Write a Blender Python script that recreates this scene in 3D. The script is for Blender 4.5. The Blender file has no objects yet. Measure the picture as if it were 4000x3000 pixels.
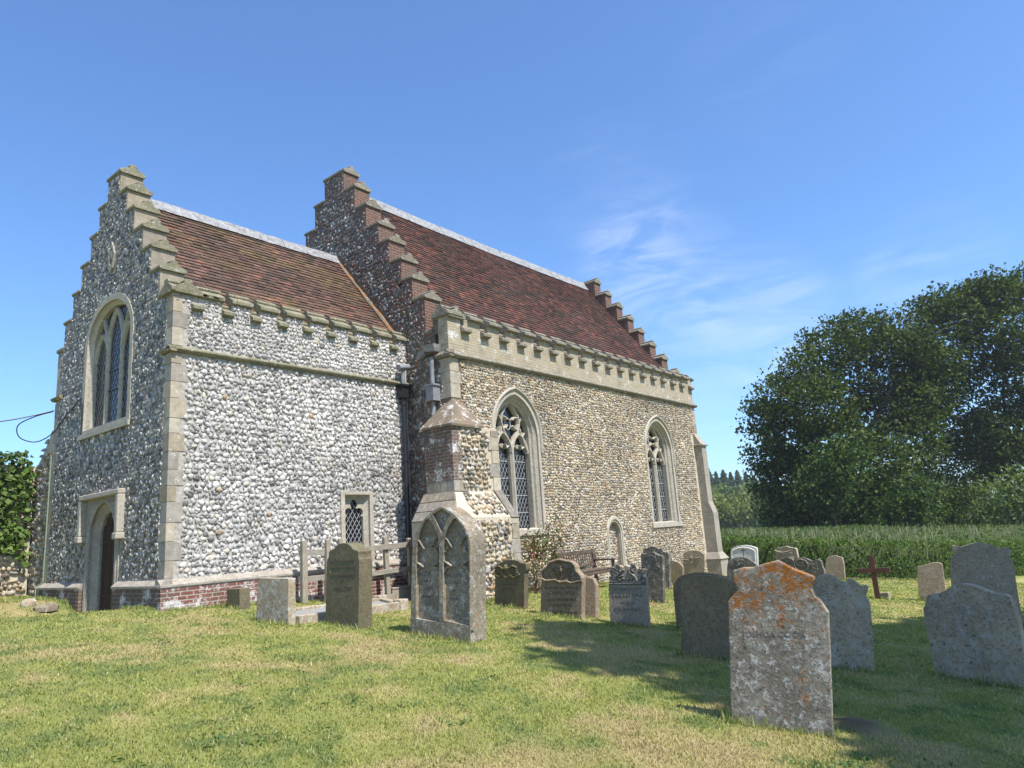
import bpy, bmesh, math, random
import numpy as np
from mathutils import Vector, Matrix
from mathutils.geometry import tessellate_polygon
rng = np.random.default_rng(7); random.seed(7)
S = bpy.context.scene
COL = S.collection
R_ = math.radians
# ------------------------------------------------------------------ camera
CAM = np.array((-5.793, -12.338, 0.361))
def cam_axes(pitch, roll, yaw):
    f = np.array((math.cos(pitch)*math.cos(yaw), math.cos(pitch)*math.sin(yaw), math.sin(pitch)))
    r = np.cross(f, (0, 0, 1)); r /= np.linalg.norm(r); u = np.cross(r, f)
    return (math.cos(roll)*r+math.sin(roll)*u, -math.sin(roll)*r+math.cos(roll)*u, f)
cr, cu, cf = cam_axes(R_(11.835), R_(-3.846), R_(38.737))
cd = bpy.data.cameras.new('camera'); co = bpy.data.objects.new('camera', cd); COL.objects.link(co)
co.matrix_world = Matrix(((cr[0], cu[0], -cf[0], CAM[0]), (cr[1], cu[1], -cf[1], CAM[1]), (cr[2], cu[2], -cf[2], CAM[2]), (0, 0, 0, 1)))
cd.sensor_width = 36; cd.lens = 36*2789.2/4000; cd.clip_end = 3000; cd.clip_start = 0.05
S.camera = co
# ------------------------------------------------------------------ world, sun, exposure
SUN_EL, SUN_WEST = 58.0, 6.0            # degrees: height, and how far west of south it stands
to_sun = Vector((-math.sin(R_(SUN_WEST))*math.cos(R_(SUN_EL)), -math.cos(R_(SUN_WEST))*math.cos(R_(SUN_EL)), math.sin(R_(SUN_EL))))
sl = bpy.data.lights.new('sun', 'SUN'); so = bpy.data.objects.new('sun', sl); COL.objects.link(so)
sl.energy = 5.0; sl.angle = R_(0.55); sl.color = (1, .945, .885)
so.rotation_euler = to_sun.to_track_quat('Z', 'Y').to_euler(); so.location = (0, -30, 40)
W = bpy.data.worlds.new('World'); S.world = W; W.use_nodes = True
def build_world():
    nt = W.node_tree; n = nt.nodes; L = nt.links
    n.clear()
    out = n.new('ShaderNodeOutputWorld'); bg = n.new('ShaderNodeBackground'); bg.inputs[1].default_value = 0.14
    sky = n.new('ShaderNodeTexSky'); sky.sky_type = 'NISHITA'; sky.sun_disc = False
    sky.sun_elevation = R_(SUN_EL); sky.sun_rotation = math.atan2(to_sun.x, to_sun.y)
    sky.air_density = 1.0; sky.dust_density = 0.9; sky.ozone_density = 2.4; sky.altitude = 0
    tc = n.new('ShaderNodeTexCoord')
    def vdot(v):
        d = n.new('ShaderNodeVectorMath'); d.operation = 'DOT_PRODUCT'; L.new(tc.outputs['Generated'], d.inputs[0]); d.inputs[1].default_value = Vector(v).normalized(); return d.outputs['Value']
    def ray(px, py):
        return cf + cr*(px-2000)/2789.2 - cu*(py-1500)/2789.2
    def math_(op, a, b=None, c=None):
        m = n.new('ShaderNodeMath'); m.operation = op
        for i, x in enumerate((a, b, c)):
            if x is None: continue
            if hasattr(x, 'links'): L.new(x, m.inputs[i])
            else: m.inputs[i].default_value = x
        return m.outputs[0]
    def mr(x, a, b, c, d):
        m = n.new('ShaderNodeMapRange'); m.interpolation_type = 'SMOOTHSTEP'
        L.new(x, m.inputs[0]); m.inputs[1].default_value = a; m.inputs[2].default_value = b; m.inputs[3].default_value = c; m.inputs[4].default_value = d
        return m.outputs[0]
    total = None
    for (px, py, rad, amp) in ((2560, 1110, 8.0, .36), (2480, 1010, 5.0, .2), (2980, 1230, 6.5, .34), (3130, 1260, 4.5, .22), (3500, 1090, 4.0, .24), (2420, 760, 7.0, .10), (3680, 1010, 5.0, .12), (2800, 1650, 9.0, .22), (2960, 240, 7.0, .06)):
        v = mr(vdot(ray(px, py)), math.cos(R_(rad)), 1.0, 0.0, amp)
        total = v if total is None else math_('ADD', total, v)
    mp = n.new('ShaderNodeMapping'); L.new(tc.outputs['Generated'], mp.inputs[0])
    mp.inputs['Rotation'].default_value = (0.3, 0.5, 0.4); mp.inputs['Scale'].default_value = (17, 3.2, 26)
    nz = n.new('ShaderNodeTexNoise'); L.new(mp.outputs[0], nz.inputs['Vector']); nz.inputs['Scale'].default_value = 1.1; nz.inputs['Detail'].default_value = 8; nz.inputs['Roughness'].default_value = .6; nz.inputs['Distortion'].default_value = .7
    wisp = mr(nz.outputs[0], .34, .72, 0.0, 1.0)
    mask = math_('MULTIPLY', math_('MULTIPLY', total, .46), wisp); mask = math_('MINIMUM', mask, .8)
    tint = n.new('ShaderNodeMix'); tint.data_type = 'RGBA'; tint.blend_type = 'MULTIPLY'; tint.inputs[0].default_value = 1
    L.new(sky.outputs[0], tint.inputs[6]); tint.inputs[7].default_value = (SKYT[0], SKYT[1], SKYT[2], 1)
    mx = n.new('ShaderNodeMix'); mx.data_type = 'RGBA'
    L.new(mask, mx.inputs[0]); L.new(tint.outputs[2], mx.inputs[6]); mx.inputs[7].default_value = (5.6, 5.9, 6.6, 1)
    L.new(mx.outputs[2], bg.inputs[0]); L.new(bg.outputs[0], out.inputs[0])
SKYT = (0.66, 0.885, 1.13)
build_world()
S.view_settings.view_transform = 'Standard'; S.view_settings.look = 'None'; S.view_settings.exposure = 0.70; S.view_settings.gamma = 1
S.render.engine = 'CYCLES'; S.cycles.max_bounces = 6; S.cycles.use_denoising = True
# ------------------------------------------------------------------ names and tags
def tag(o, label=None, cat=None, group=None, kind=None):
    if label: o['label'] = label
    if cat: o['category'] = cat
    if group: o['group'] = group
    if kind: o['kind'] = kind
    return o
def empty(name, loc=(0, 0, 0), rz=0.0, **k):
    o = bpy.data.objects.new(name, None); COL.objects.link(o); o.location = loc; o.rotation_euler = (0, 0, rz); o.empty_display_size = .2
    return tag(o, **k)
def mesh_np(name, V, F, mat, parent=None, col=None, smooth=False):
    """V (n,3), F (m,k) all faces with k corners, col (n,3) per vertex."""
    me = bpy.data.meshes.new(name); V = np.ascontiguousarray(V, np.float32); F = np.ascontiguousarray(F, np.int32)
    k = F.shape[1]
    me.vertices.add(len(V)); me.vertices.foreach_set('co', V.ravel())
    me.loops.add(F.size); me.loops.foreach_set('vertex_index', F.ravel())
    me.polygons.add(len(F)); me.polygons.foreach_set('loop_start', np.arange(len(F), dtype=np.int32)*k)
    if smooth: me.polygons.foreach_set('use_smooth', np.ones(len(F), bool))
    if col is not None:
        a = me.color_attributes.new('Col', 'FLOAT_COLOR', 'POINT')
        c = np.ones((len(V), 4), np.float32); c[:, :3] = col; a.data.foreach_set('color', c.ravel())
    me.update(calc_edges=True); me.validate()
    me.materials.append(mat)
    o = bpy.data.objects.new(name, me); COL.objects.link(o)
    if parent: o.parent = parent
    return o
class MB:
    def __init__(s): s.v = []; s.f = []; s.c = []; s.cur = (1, 1, 1)
    def add(s, vs, fs):
        n = len(s.v); s.v += [tuple(map(float, p)) for p in vs]; s.f += [tuple(i+n for i in f) for f in fs]; s.c += [s.cur]*len(vs)
    def box(s, a, b, M=None):
        (x0, y0, z0), (x1, y1, z1) = a, b
        vs = [(x0, y0, z0), (x1, y0, z0), (x1, y1, z0), (x0, y1, z0), (x0, y0, z1), (x1, y0, z1), (x1, y1, z1), (x0, y1, z1)]
        if M is not None: vs = [M @ Vector(p) for p in vs]
        s.add(vs, [(0, 3, 2, 1), (4, 5, 6, 7), (0, 1, 5, 4), (1, 2, 6, 5), (2, 3, 7, 6), (3, 0, 4, 7)])
    def hexa(s, bot, top):
        s.add(list(bot)+list(top), [(0, 3, 2, 1), (4, 5, 6, 7), (0, 1, 5, 4), (1, 2, 6, 5), (2, 3, 7, 6), (3, 0, 4, 7)])
    def prism(s, loops, d0, d1, mp, taper=None):
        """loops: outer, then holes, in (u,v); taper: the loops at d1 when they differ."""
        L1 = taper or loops
        tri = tessellate_polygon([[Vector((u, v, 0)) for u, v in l] for l in loops]); fl = [p for l in loops for p in l]; n = len(fl); fl1 = [p for l in L1 for p in l]
        vs = [mp(u, v, d0) for u, v in fl]+[mp(u, v, d1) for u, v in fl1]
        fs = [tuple(t) for t in tri]+[tuple(i+n for i in reversed(t)) for t in tri]
        k = 0
        for l in loops:
            m = len(l)
            for i in range(m):
                j = (i+1) % m; fs.append((k+i, k+j, k+j+n, k+i+n))
            k += m
        s.add(vs, fs)
    def loft(s, A, dA, B, dB, mp, closed=False):
        n = len(A); vs = [mp(u, v, dA) for u, v in A]+[mp(u, v, dB) for u, v in B]
        s.add(vs, [(i, (i+1) % n, (i+1) % n+n, i+n) for i in range(n if closed else n-1)])
    def bar(s, pts, w, d0, d1, mp, closed=False):
        """a strip of width w along a 2D path, from depth d0 to d1 with chamfered front."""
        P = np.array(pts, float); n = len(P)
        T = np.zeros_like(P)
        for i in range(n):
            a = P[(i-1) % n] if (closed or i > 0) else P[i]; b = P[(i+1) % n] if (closed or i < n-1) else P[i]
            T[i] = b-a
        T /= np.linalg.norm(T, axis=1)[:, None]+1e-9; N = np.stack([-T[:, 1], T[:, 0]], 1)
        dm = d0+(d1-d0)*.45; prof = [(-.18, d0), (.18, d0), (.5, dm), (.5, d1), (-.5, d1), (-.5, dm)]; m = len(prof)
        vs = []
        for i in range(n):
            for o, d in prof: q = P[i]+N[i]*o*w; vs.append(mp(q[0], q[1], d))
        fs = []
        for i in range(n if closed else n-1):
            j = (i+1) % n
            for k in range(m): fs.append((i*m+k, i*m+(k+1) % m, j*m+(k+1) % m, j*m+k))
        if not closed: fs += [tuple(range(m)), tuple((n-1)*m+k for k in reversed(range(m)))]
        s.add(vs, fs)
    def tube(s, pts, rad, seg=8, cap=True):
        P = [Vector(p) for p in pts]; n = len(P); rs = rad if hasattr(rad, '__len__') else [rad]*n
        vs = []; prev = None
        for i in range(n):
            t = (P[min(i+1, n-1)]-P[max(i-1, 0)]).normalized()
            a = prev if prev is not None else (Vector((1, 0, 0)) if abs(t.x) < .9 else Vector((0, 1, 0)))
            x = (a-t*a.dot(t)).normalized(); prev = x; y = t.cross(x)
            for k in range(seg):
                th = 2*math.pi*k/seg; vs.append(P[i]+(x*math.cos(th)+y*math.sin(th))*rs[i])
        fs = [(i*seg+k, i*seg+(k+1) % seg, (i+1)*seg+(k+1) % seg, (i+1)*seg+k) for i in range(n-1) for k in range(seg)]
        if cap: fs += [tuple(reversed(range(seg))), tuple((n-1)*seg+k for k in range(seg))]
        s.add(vs, fs)
    def build(s, name, mat, parent=None, smooth=False, bevel=0, col=False, recalc=True):
        me = bpy.data.meshes.new(name); me.from_pydata(s.v, [], s.f)
        if col:
            a = me.color_attributes.new('Col', 'FLOAT_COLOR', 'POINT'); c = np.ones((len(s.v), 4), np.float32); c[:, :3] = np.array(s.c); a.data.foreach_set('color', c.ravel())
        if recalc:
            bm = bmesh.new(); bm.from_mesh(me); bmesh.ops.recalc_face_normals(bm, faces=bm.faces); bm.to_mesh(me); bm.free()
        me.materials.append(mat)
        if smooth:
            me.polygons.foreach_set('use_smooth', np.ones(len(me.polygons), bool)); me.set_sharp_from_angle(angle=R_(40))
        me.update()
        o = bpy.data.objects.new(name, me); COL.objects.link(o)
        if parent: o.parent = parent
        if bevel:
            b = o.modifiers.new('bevel', 'BEVEL'); b.width = bevel; b.segments = 2; b.limit_method = 'ANGLE'; b.angle_limit = R_(35)
        return o
# smooth value noise for layout and colour patches
_g = np.random.default_rng(3).random((256, 256))
def vnoise(x, y):
    x = np.asarray(x, float); y = np.asarray(y, float); xi = np.floor(x).astype(int); yi = np.floor(y).astype(int); fx = x-xi; fy = y-yi
    fx = fx*fx*(3-2*fx); fy = fy*fy*(3-2*fy); g = lambda a, b: _g[a % 256, b % 256]
    return (g(xi, yi)*(1-fx)+g(xi+1, yi)*fx)*(1-fy)+(g(xi, yi+1)*(1-fx)+g(xi+1, yi+1)*fx)*fy
def fbm(x, y, o=4):
    t = 0; a = .5; s = 0
    for i in range(o): t = t+a*vnoise(np.asarray(x)*2**i+17*i, np.asarray(y)*2**i+31*i); s += a; a *= .55
    return t/s
# ------------------------------------------------------------------ materials
class NT:
    def __init__(s, name, rough=.85, spec=.25):
        s.m = bpy.data.materials.new(name); s.m.use_nodes = True; s.t = s.m.node_tree; s.n = s.t.nodes
        s.b = s.n['Principled BSDF']; s.b.inputs['Roughness'].default_value = rough; s.b.inputs['Specular IOR Level'].default_value = spec
        s.tc = s.n.new('ShaderNodeTexCoord'); oi = s.n.new('ShaderNodeObjectInfo')
        ad = s.n.new('ShaderNodeVectorMath'); ad.operation = 'MULTIPLY_ADD'
        s.l(s.tc.outputs['Object'], ad.inputs[0]); ad.inputs[1].default_value = (1, 1, 1)
        cx = s.n.new('ShaderNodeVectorMath'); cx.operation = 'SCALE'; cx.inputs[0].default_value = (37, 53, 71); s.l(oi.outputs['Random'], cx.inputs['Scale'])
        s.l(cx.outputs[0], ad.inputs[2]); s.co = ad.outputs[0]; s.rand = oi.outputs['Random']; s.raw = s.tc.outputs['Object']
    def l(s, a, b): s.t.links.new(a, b)
    def noise(s, scale, detail=4, rough=.55, co=None, dist=0):
        x = s.n.new('ShaderNodeTexNoise'); x.inputs['Scale'].default_value = scale; x.inputs['Detail'].default_value = detail; x.inputs['Roughness'].default_value = rough; x.inputs['Distortion'].default_value = dist
        s.l(co or s.co, x.inputs['Vector']); return x.outputs[0]
    def voro(s, scale, feature='F1', out=0, co=None):
        x = s.n.new('ShaderNodeTexVoronoi'); x.feature = feature; x.inputs['Scale'].default_value = scale; s.l(co or s.co, x.inputs['Vector']); return x.outputs[out]
    def rng(s, x, a, b, c=0., d=1.):
        m = s.n.new('ShaderNodeMapRange'); m.inputs[1].default_value = a; m.inputs[2].default_value = b; m.inputs[3].default_value = c; m.inputs[4].default_value = d; s.l(x, m.inputs[0]); return m.outputs[0]
    def math(s, op, a, b=0.):
        m = s.n.new('ShaderNodeMath'); m.operation = op
        for i, x in enumerate((a, b)):
            if isinstance(x, (int, float)): m.inputs[i].default_value = x
            else: s.l(x, m.inputs[i])
        return m.outputs[0]
    def mix(s, f, a, b, mode='MIX'):
        m = s.n.new('ShaderNodeMix'); m.data_type = 'RGBA'; m.blend_type = mode
        for i, x in ((0, f), (6, a), (7, b)):
            if isinstance(x, (int, float)): m.inputs[i].default_value = x
            elif isinstance(x, tuple): m.inputs[i].default_value = (*x, 1)
            else: s.l(x, m.inputs[i])
        return m.outputs[2]
    def sep(s, co):
        x = s.n.new('ShaderNodeSeparateXYZ'); s.l(co, x.inputs[0]); return x.outputs
    def comb(s, x, y, z=0.):
        c = s.n.new('ShaderNodeCombineXYZ')
        for i, q in enumerate((x, y, z)):
            if isinstance(q, (int, float)): c.inputs[i].default_value = q
            else: s.l(q, c.inputs[i])
        return c.outputs[0]
    def attr(s, name='Col'):
        a = s.n.new('ShaderNodeAttribute'); a.attribute_name = name; return a.outputs[0]
    def done(s, col, bump=None, dist=.01, strength=.6, rough=None):
        if isinstance(col, tuple): s.b.inputs['Base Color'].default_value = (*col, 1)
        else: s.l(col, s.b.inputs['Base Color'])
        if bump is not None:
            b = s.n.new('ShaderNodeBump'); b.inputs['Distance'].default_value = dist; b.inputs['Strength'].default_value = strength; s.l(bump, b.inputs['Height']); s.l(b.outputs[0], s.b.inputs['Normal'])
        if rough is not None: s.l(rough, s.b.inputs['Roughness'])
        return s.m
def stone_mat(name, base, dark, white=.0, orange=.0, spots=.3, orange_top=0., wcol=(.46, .445, .40), ocol=(.42, .15, .02), green=0.):
    t = NT(name, .9, .15)
    big = t.noise(3.0, 6, .6); c = t.mix(t.rng(big, .35, .65), dark, base)
    fine = t.noise(60, 3, .6); c = t.mix(t.rng(fine, .3, .7, .0, .55), c, dark); c = t.mix(t.rng(t.noise(130, 2, .6), .35, .7, 0., .35), c, (base[0]*1.5, base[1]*1.5, base[2]*1.5))
    c = t.mix(t.rng(t.noise(24, 4, .7), .50, .58, 0., .6), c, (dark[0]*.75, dark[1]*.72, dark[2]*.66))
    if green: c = t.mix(t.math('MULTIPLY', t.rng(t.noise(5, 5), .48, .62), green), c, (.11, .12, .06))
    if white:
        w = t.math('ADD', t.math('MULTIPLY', t.noise(10, 5, .7), .5), t.math('MULTIPLY', t.noise(46, 5, .8), .5))
        c = t.mix(t.rng(w, .61-.2*white, .67-.2*white, 0., .9), c, wcol)
    if orange or orange_top:
        o = t.math('ADD', t.math('MULTIPLY', t.noise(5.5, 4, .6, dist=.4), .42), t.math('MULTIPLY', t.noise(40, 5, .8), .58))
        if orange_top: o = t.math('ADD', o, t.rng(t.sep(t.raw)[2], .55, 1.25, 0., orange_top))
        c = t.mix(t.rng(o, .66-.2*orange, .70-.2*orange), c, t.mix(t.noise(50, 2), ocol, (ocol[0]*.55, ocol[1]*.5, ocol[2])))
    if spots:
        v = t.voro(9); c = t.mix(t.math('MULTIPLY', t.rng(v, .10, .16, spots, 0.), 1.), c, (.035, .033, .03))
    h = t.math('ADD', t.noise(45, 5, .65), t.math('MULTIPLY', t.noise(10, 3), 1.2))
    return t.done(c, h, .012, .55)
def plain(name, col, rough=.7, spec=.3, var=.25, scale=12, metal=0., bump=.0, stretch=None):
    t = NT(name, rough, spec); t.b.inputs['Metallic'].default_value = metal
    co = t.co
    if stretch:
        mp = t.n.new('ShaderNodeMapping'); t.l(t.co, mp.inputs[0]); mp.inputs['Scale'].default_value = stretch; co = mp.outputs[0]
    nz = t.noise(scale, 5, .6, co=co)
    c = t.mix(t.rng(nz, .3, .7), tuple(x*(1-var) for x in col), tuple(min(1, x*(1+var)) for x in col))
    return t.done(c, nz if bump else None, .01, bump or .1)
def cobble_mat(name, rough=.55, amt=.45, spec=.35):
    t = NT(name, rough, spec); a = t.attr(); n1 = t.noise(38, 4, .65)
    c = t.mix(t.rng(n1, .35, .7, 0., amt), a, (.05, .05, .055)); c = t.mix(t.rng(t.noise(16, 2), .5, .7, 0., .5), c, t.mix(1., a, (1.35, 1.3, 1.22), 'MULTIPLY'))
    return t.done(c, t.noise(70, 3, .6), .006, .5)
def brick_mat(name, c1, c2, mortar, bw=.225, bh=.072, lime=0., ms=.011, dirt=.3):
    t = NT(name, .9, .15); x, y, z = t.sep(t.raw); co = t.comb(t.math('ADD', x, y), z)
    b = t.n.new('ShaderNodeTexBrick'); t.l(co, b.inputs['Vector']); b.inputs['Scale'].default_value = 1; b.inputs['Mortar Size'].default_value = ms; b.inputs['Brick Width'].default_value = bw; b.inputs['Row Height'].default_value = bh
    b.inputs['Mortar Smooth'].default_value = .3; b.inputs['Bias'].default_value = -.1
    b.inputs['Color1'].default_value = (*c1, 1); b.inputs['Color2'].default_value = (*c2, 1); b.inputs['Mortar'].default_value = (*mortar, 1)
    c = t.mix(t.rng(t.noise(22, 5, .65), .35, .7, 0., .5), b.outputs[0], tuple(q*.55 for q in c2))
    c = t.mix(t.rng(t.noise(2.2, 5, .6), .5, .7, 0., dirt), c, (.10, .095, .08))
    if lime: c = t.mix(t.rng(t.math('ADD', t.math('MULTIPLY', t.noise(3.5, 4), .6), t.math('MULTIPLY', t.noise(26, 4, .7), .4)), .58-.2*lime, .66-.2*lime), c, (.55, .53, .5))
    h = t.math('ADD', t.math('MULTIPLY', b.outputs[1], -1.), t.math('MULTIPLY', t.noise(40, 4), .5))
    return t.done(c, h, .008, .6)
def leaf_mat(name, trans=.3, rough=.55):
    t = NT(name, rough, .15); a = t.attr(); t.l(a, t.b.inputs['Base Color'])
    tr = t.n.new('ShaderNodeBsdfTranslucent'); t.l(t.mix(1., a, (1.3, 1.5, .6), 'MULTIPLY'), tr.inputs[0])
    mx = t.n.new('ShaderNodeMixShader'); mx.inputs[0].default_value = trans; t.l(t.b.outputs[0], mx.inputs[1]); t.l(tr.outputs[0], mx.inputs[2])
    t.l(mx.outputs[0], t.n['Material Output'].inputs[0]); return t.m
M = {}
M['mortar'] = plain('mortar_grey', (.37, .35, .32), .95, .1, .3, 18, bump=.4)
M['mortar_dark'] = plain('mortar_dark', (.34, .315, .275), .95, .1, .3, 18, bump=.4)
M['mortar_cream'] = plain('mortar_cream', (.46, .40, .30), .95, .1, .25, 15, bump=.4)
M['mortar_gable'] = plain('mortar_gable', (.15, .12, .095), .95, .1, .35, 12, bump=.5)
M['cobble'] = cobble_mat('cobble_flint'); M['knapped'] = cobble_mat('knapped_flint', .4, .35, .45); M['pebble'] = cobble_mat('cream_flint', .6, .4, .3)
M['lime'] = stone_mat('limestone', (.36, .325, .265), (.23, .205, .17), .25, .1, .1)
M['lime_pale'] = stone_mat('pale_limestone', (.43, .395, .325), (.31, .28, .225), .2, .08, .08)
M['quoin'] = None
M['cap'] = stone_mat('lichened_coping', (.27, .245, .165), (.13, .12, .08), .35, .25, .25, green=.45)
M['cap_grey'] = stone_mat('weathered_coping', (.25, .225, .17), (.14, .125, .095), .35, .1, .2)
M['brick'] = brick_mat('old_red_brick', (.18, .086, .058), (.12, .064, .048), (.23, .195, .16), lime=.0, dirt=.6)
M['brick_lime'] = brick_mat('limewashed_brick', (.22, .082, .058), (.17, .075, .055), (.38, .345, .30), lime=.34, dirt=.35)
M['brick_weather'] = brick_mat('weathered_brick', (.17, .10, .074), (.15, .105, .083), (.25, .22, .18), lime=.27, dirt=.9)
M['brick_cream'] = brick_mat('cream_brick', (.40, .345, .245), (.34, .28, .185), (.38, .345, .27), .2, .068, lime=.12, dirt=.4)
M['lead'] = plain('lead_sheet', (.225, .225, .222), .65, .25, .45, 9, bump=.4)
M['lead_dark'] = plain('weathered_lead', (.20, .21, .225), .5, .4, .25, 9)
M['iron'] = plain('black_painted_iron', (.016, .016, .018), .35, .5, .2, 20)
M['glass'] = plain('dark_window_glass', (.010, .012, .015), .12, .6, .4, 30, bump=.03)
M['cames'] = plain('lead_cames', (.33, .34, .35), .5, .4, .15, 30)
M['door'] = plain('dark_oak_boards', (.045, .026, .018), .7, .25, .45, 5, bump=.3, stretch=(14, 14, .8))
M['wood'] = plain('silvered_timber', (.27, .235, .18), .85, .2, .35, 6, bump=.35, stretch=(12, 12, 1.2))
M['wood_rail'] = plain('silvered_rail', (.25, .225, .18), .85, .2, .35, 6, bump=.35, stretch=(1.2, 12, 12))
M['bench'] = plain('bench_teak', (.10, .075, .055), .75, .25, .35, 8, bump=.2)
M['cross'] = plain('stained_wood', (.085, .036, .024), .7, .25, .3, 8, bump=.2)
M['bark'] = plain('tree_bark', (.075, .058, .04), .95, .1, .4, 9, bump=.8)
M['cable'] = plain('black_cable', (.012, .012, .013), .5, .4, .1, 20)
M['copper'] = plain('green_copper_tape', (.22, .27, .19), .7, .3, .25, 20)
M['chip'] = plain('slate_chippings', (.25, .245, .225), .8, .2, .5, 60, bump=1.)
M['leaf'] = leaf_mat('leaves'); M['grass'] = leaf_mat('grass_blades', .3, .6)
def tile_material():
    t = NT('clay_tiles', .85, .2); a = t.attr(); c = t.mix(t.rng(t.noise(30, 4, .6), .35, .7, 0., .5), a, (.03, .022, .016))
    c = t.mix(t.rng(t.noise(55, 3, .7), .68, .72, 0., .6), c, (.25, .24, .2)); return t.done(c, t.noise(60, 3), .005, .4)
M['tile'] = tile_material()
def quoin_material():
    t = NT('dressed_quoin', .9, .15); a = t.attr(); c = t.mix(t.rng(t.noise(8, 5, .6), .35, .65, 0., .6), a, t.mix(1., a, (.55, .52, .48), 'MULTIPLY'))
    c = t.mix(t.rng(t.math('ADD', t.math('MULTIPLY', t.noise(12, 3), .5), t.math('MULTIPLY', t.noise(60, 3), .5)), .60, .64), c, (.55, .54, .5)); return t.done(c, t.noise(50, 4), .006, .5)
M['quoin'] = quoin_material()
def ground_material():
    t = NT('mown_lawn', .95, .1); a = t.attr(); c = t.mix(t.rng(t.noise(45, 5, .7), .3, .7), t.mix(1., a, (.6, .6, .55), 'MULTIPLY'), a); return t.done(c, t.noise(70, 4, .7), .03, .8)
M['ground'] = ground_material()
# ------------------------------------------------------------------ terrain
def gz(x, y):
    x = np.asarray(x, float); y = np.asarray(y, float)
    xs = np.where(x < 24, np.maximum(x, -14), 24+(x-24)*.25); xs = np.minimum(xs, 60)
    ys = np.maximum(y, -16)
    z = -.49-.045*xs+np.where(ys < 0, .082*ys, .034*np.minimum(ys, 12))
    z = z-.58*np.exp(-((x+.3)/1.5)**2-((y-2.45)/.9)**2)
    z = z-.16*np.exp(-((x-4.6)/1.5)**2-((y+.3)/.8)**2)
    z = z+.14*np.exp(-((x-8.5)/2.5)**2-((y+1.3)/1.0)**2)*0
    z = z+.035*(fbm(x*.6+40, y*.6+9, 3)-.5)*np.clip((np.hypot(x+5.8, y+12.3)-1.5)/3, 0, 1)
    far = np.hypot(x-10, y); z = np.where(far > 60, z-np.minimum((far-60)*.01, 1.5), z)
    return z
# ------------------------------------------------------------------ rows of flints laid in mortar
def flints(u0, u1, v0, v1, ch, asp, prot, inside, palette, mp, seed, knapped=False, fill=1.02, gap=.0, galets=.5, gpal=None):
    """domed stones in wandering courses; mp(u,v,d) with d<0 standing proud. Returns V,F,C."""
    r = np.random.default_rng(seed); U = []; Vv = []; A = []; B = []
    rows = int((v1-v0)/ch)+2
    for i in range(rows):
        u = u0-r.random()*ch
        while u < u1:
            w = ch*asp*(.5+1.0*r.random()**1.3); U.append(u+w/2); A.append(w/2*fill); hh = ch*(.34+.24*r.random()); B.append(hh); Vv.append(v0+i*ch+(r.random()-.5)*ch*.55); u += w+gap*r.random()
    # small galets between the courses
    n1 = len(U); n = int(n1*galets)
    U += list(u0+(u1-u0)*r.random(n)); Vv += list(v0+(v1-v0)*r.random(n)); A += list(ch*.28*(.6+r.random(n)*.7)); B += list(ch*.24*(.6+r.random(n)*.7))
    U, Vv, A, B = map(np.array, (U, Vv, A, B)); Vv = Vv+.5*ch*(vnoise(U*1.6+seed*3.1, Vv*.8)-.5)*1.3
    isg = np.arange(len(U)) >= n1; ok = inside(U, Vv, np.maximum(A, B)*.75); U, Vv, A, B, isg = U[ok], Vv[ok], A[ok], B[ok], isg[ok]; n = len(U)
    P = prot*(.65+.7*r.random(n))*np.where(isg, .75, 1.); rot = (r.random(n)-.5)*(1.8 if knapped else .9)
    seg = 8; rings = [(1.0, 0.), (.94, .55), (.64, .92)] if not knapped else [(1.0, 0.), (.96, .55), (.72, .85)]
    th = np.arange(seg)*2*np.pi/seg+r.random((n, 1))*6; rad = 1+(r.random((n, seg))-.5)*.62
    lx = []; ly = []; lh = []
    tx = (r.random((n, 1))-.5)*(.9 if knapped else .6); ty = (r.random((n, 1))-.5)*(.9 if knapped else .6)
    for k, (rr, h) in enumerate(rings):
        jit = 1+(r.random((n, seg))-.5)*.16
        x = np.cos(th)*rad*rr*jit; y = np.sin(th)*rad*rr*jit
        lx.append(x); ly.append(y); lh.append(h*(1+tx*x+ty*y) if k else 0*x-.15)
    lx.append(np.zeros((n, 1))+(r.random((n, 1))-.5)*.3); ly.append(np.zeros((n, 1))+(r.random((n, 1))-.5)*.3); lh.append(np.full((n, 1), .97 if not knapped else .84)+(r.random((n, 1))-.5)*.1)
    x = np.concatenate(lx, 1)*A[:, None]; y = np.concatenate(ly, 1)*B[:, None]; h = np.concatenate(lh, 1)*P[:, None]
    c, s = np.cos(rot)[:, None], np.sin(rot)[:, None]
    uu = U[:, None]+x*c-y*s; vv = Vv[:, None]+x*s+y*c
    X, Y, Z = mp(uu, vv, -h); V = np.stack([X, Y, Z], -1).reshape(-1, 3)
    k = seg*3+1; f = []
    for a in range(2):
        for j in range(seg):
            j2 = (j+1) % seg; f += [(a*seg+j, a*seg+j2, (a+1)*seg+j2), (a*seg+j, (a+1)*seg+j2, (a+1)*seg+j)]
    for j in range(seg): f.append((2*seg+j, 2*seg+(j+1) % seg, 3*seg))
    F = (np.array(f)[None]+(np.arange(n)*k)[:, None, None]).reshape(-1, 3)
    base = palette(r, n, U, Vv)
    if gpal is not None: base = np.where(isg[:, None], gpal(r, n, U, Vv), base)
    Cc = np.repeat(base[:, None, :], k, 1)*(1+(r.random((n, k, 1))-.5)*.25)
    if knapped:
        rim = r.random((n, 1, 1)) < .5; rc = np.array((.42, .41, .39)); m = np.zeros((1, k, 1)); m[:, :seg*2] = .75
        Cc = np.where(rim, Cc*(1-m)+rc*m, Cc)
    return V, F, np.clip(Cc, 0, 1).reshape(-1, 3)
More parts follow.
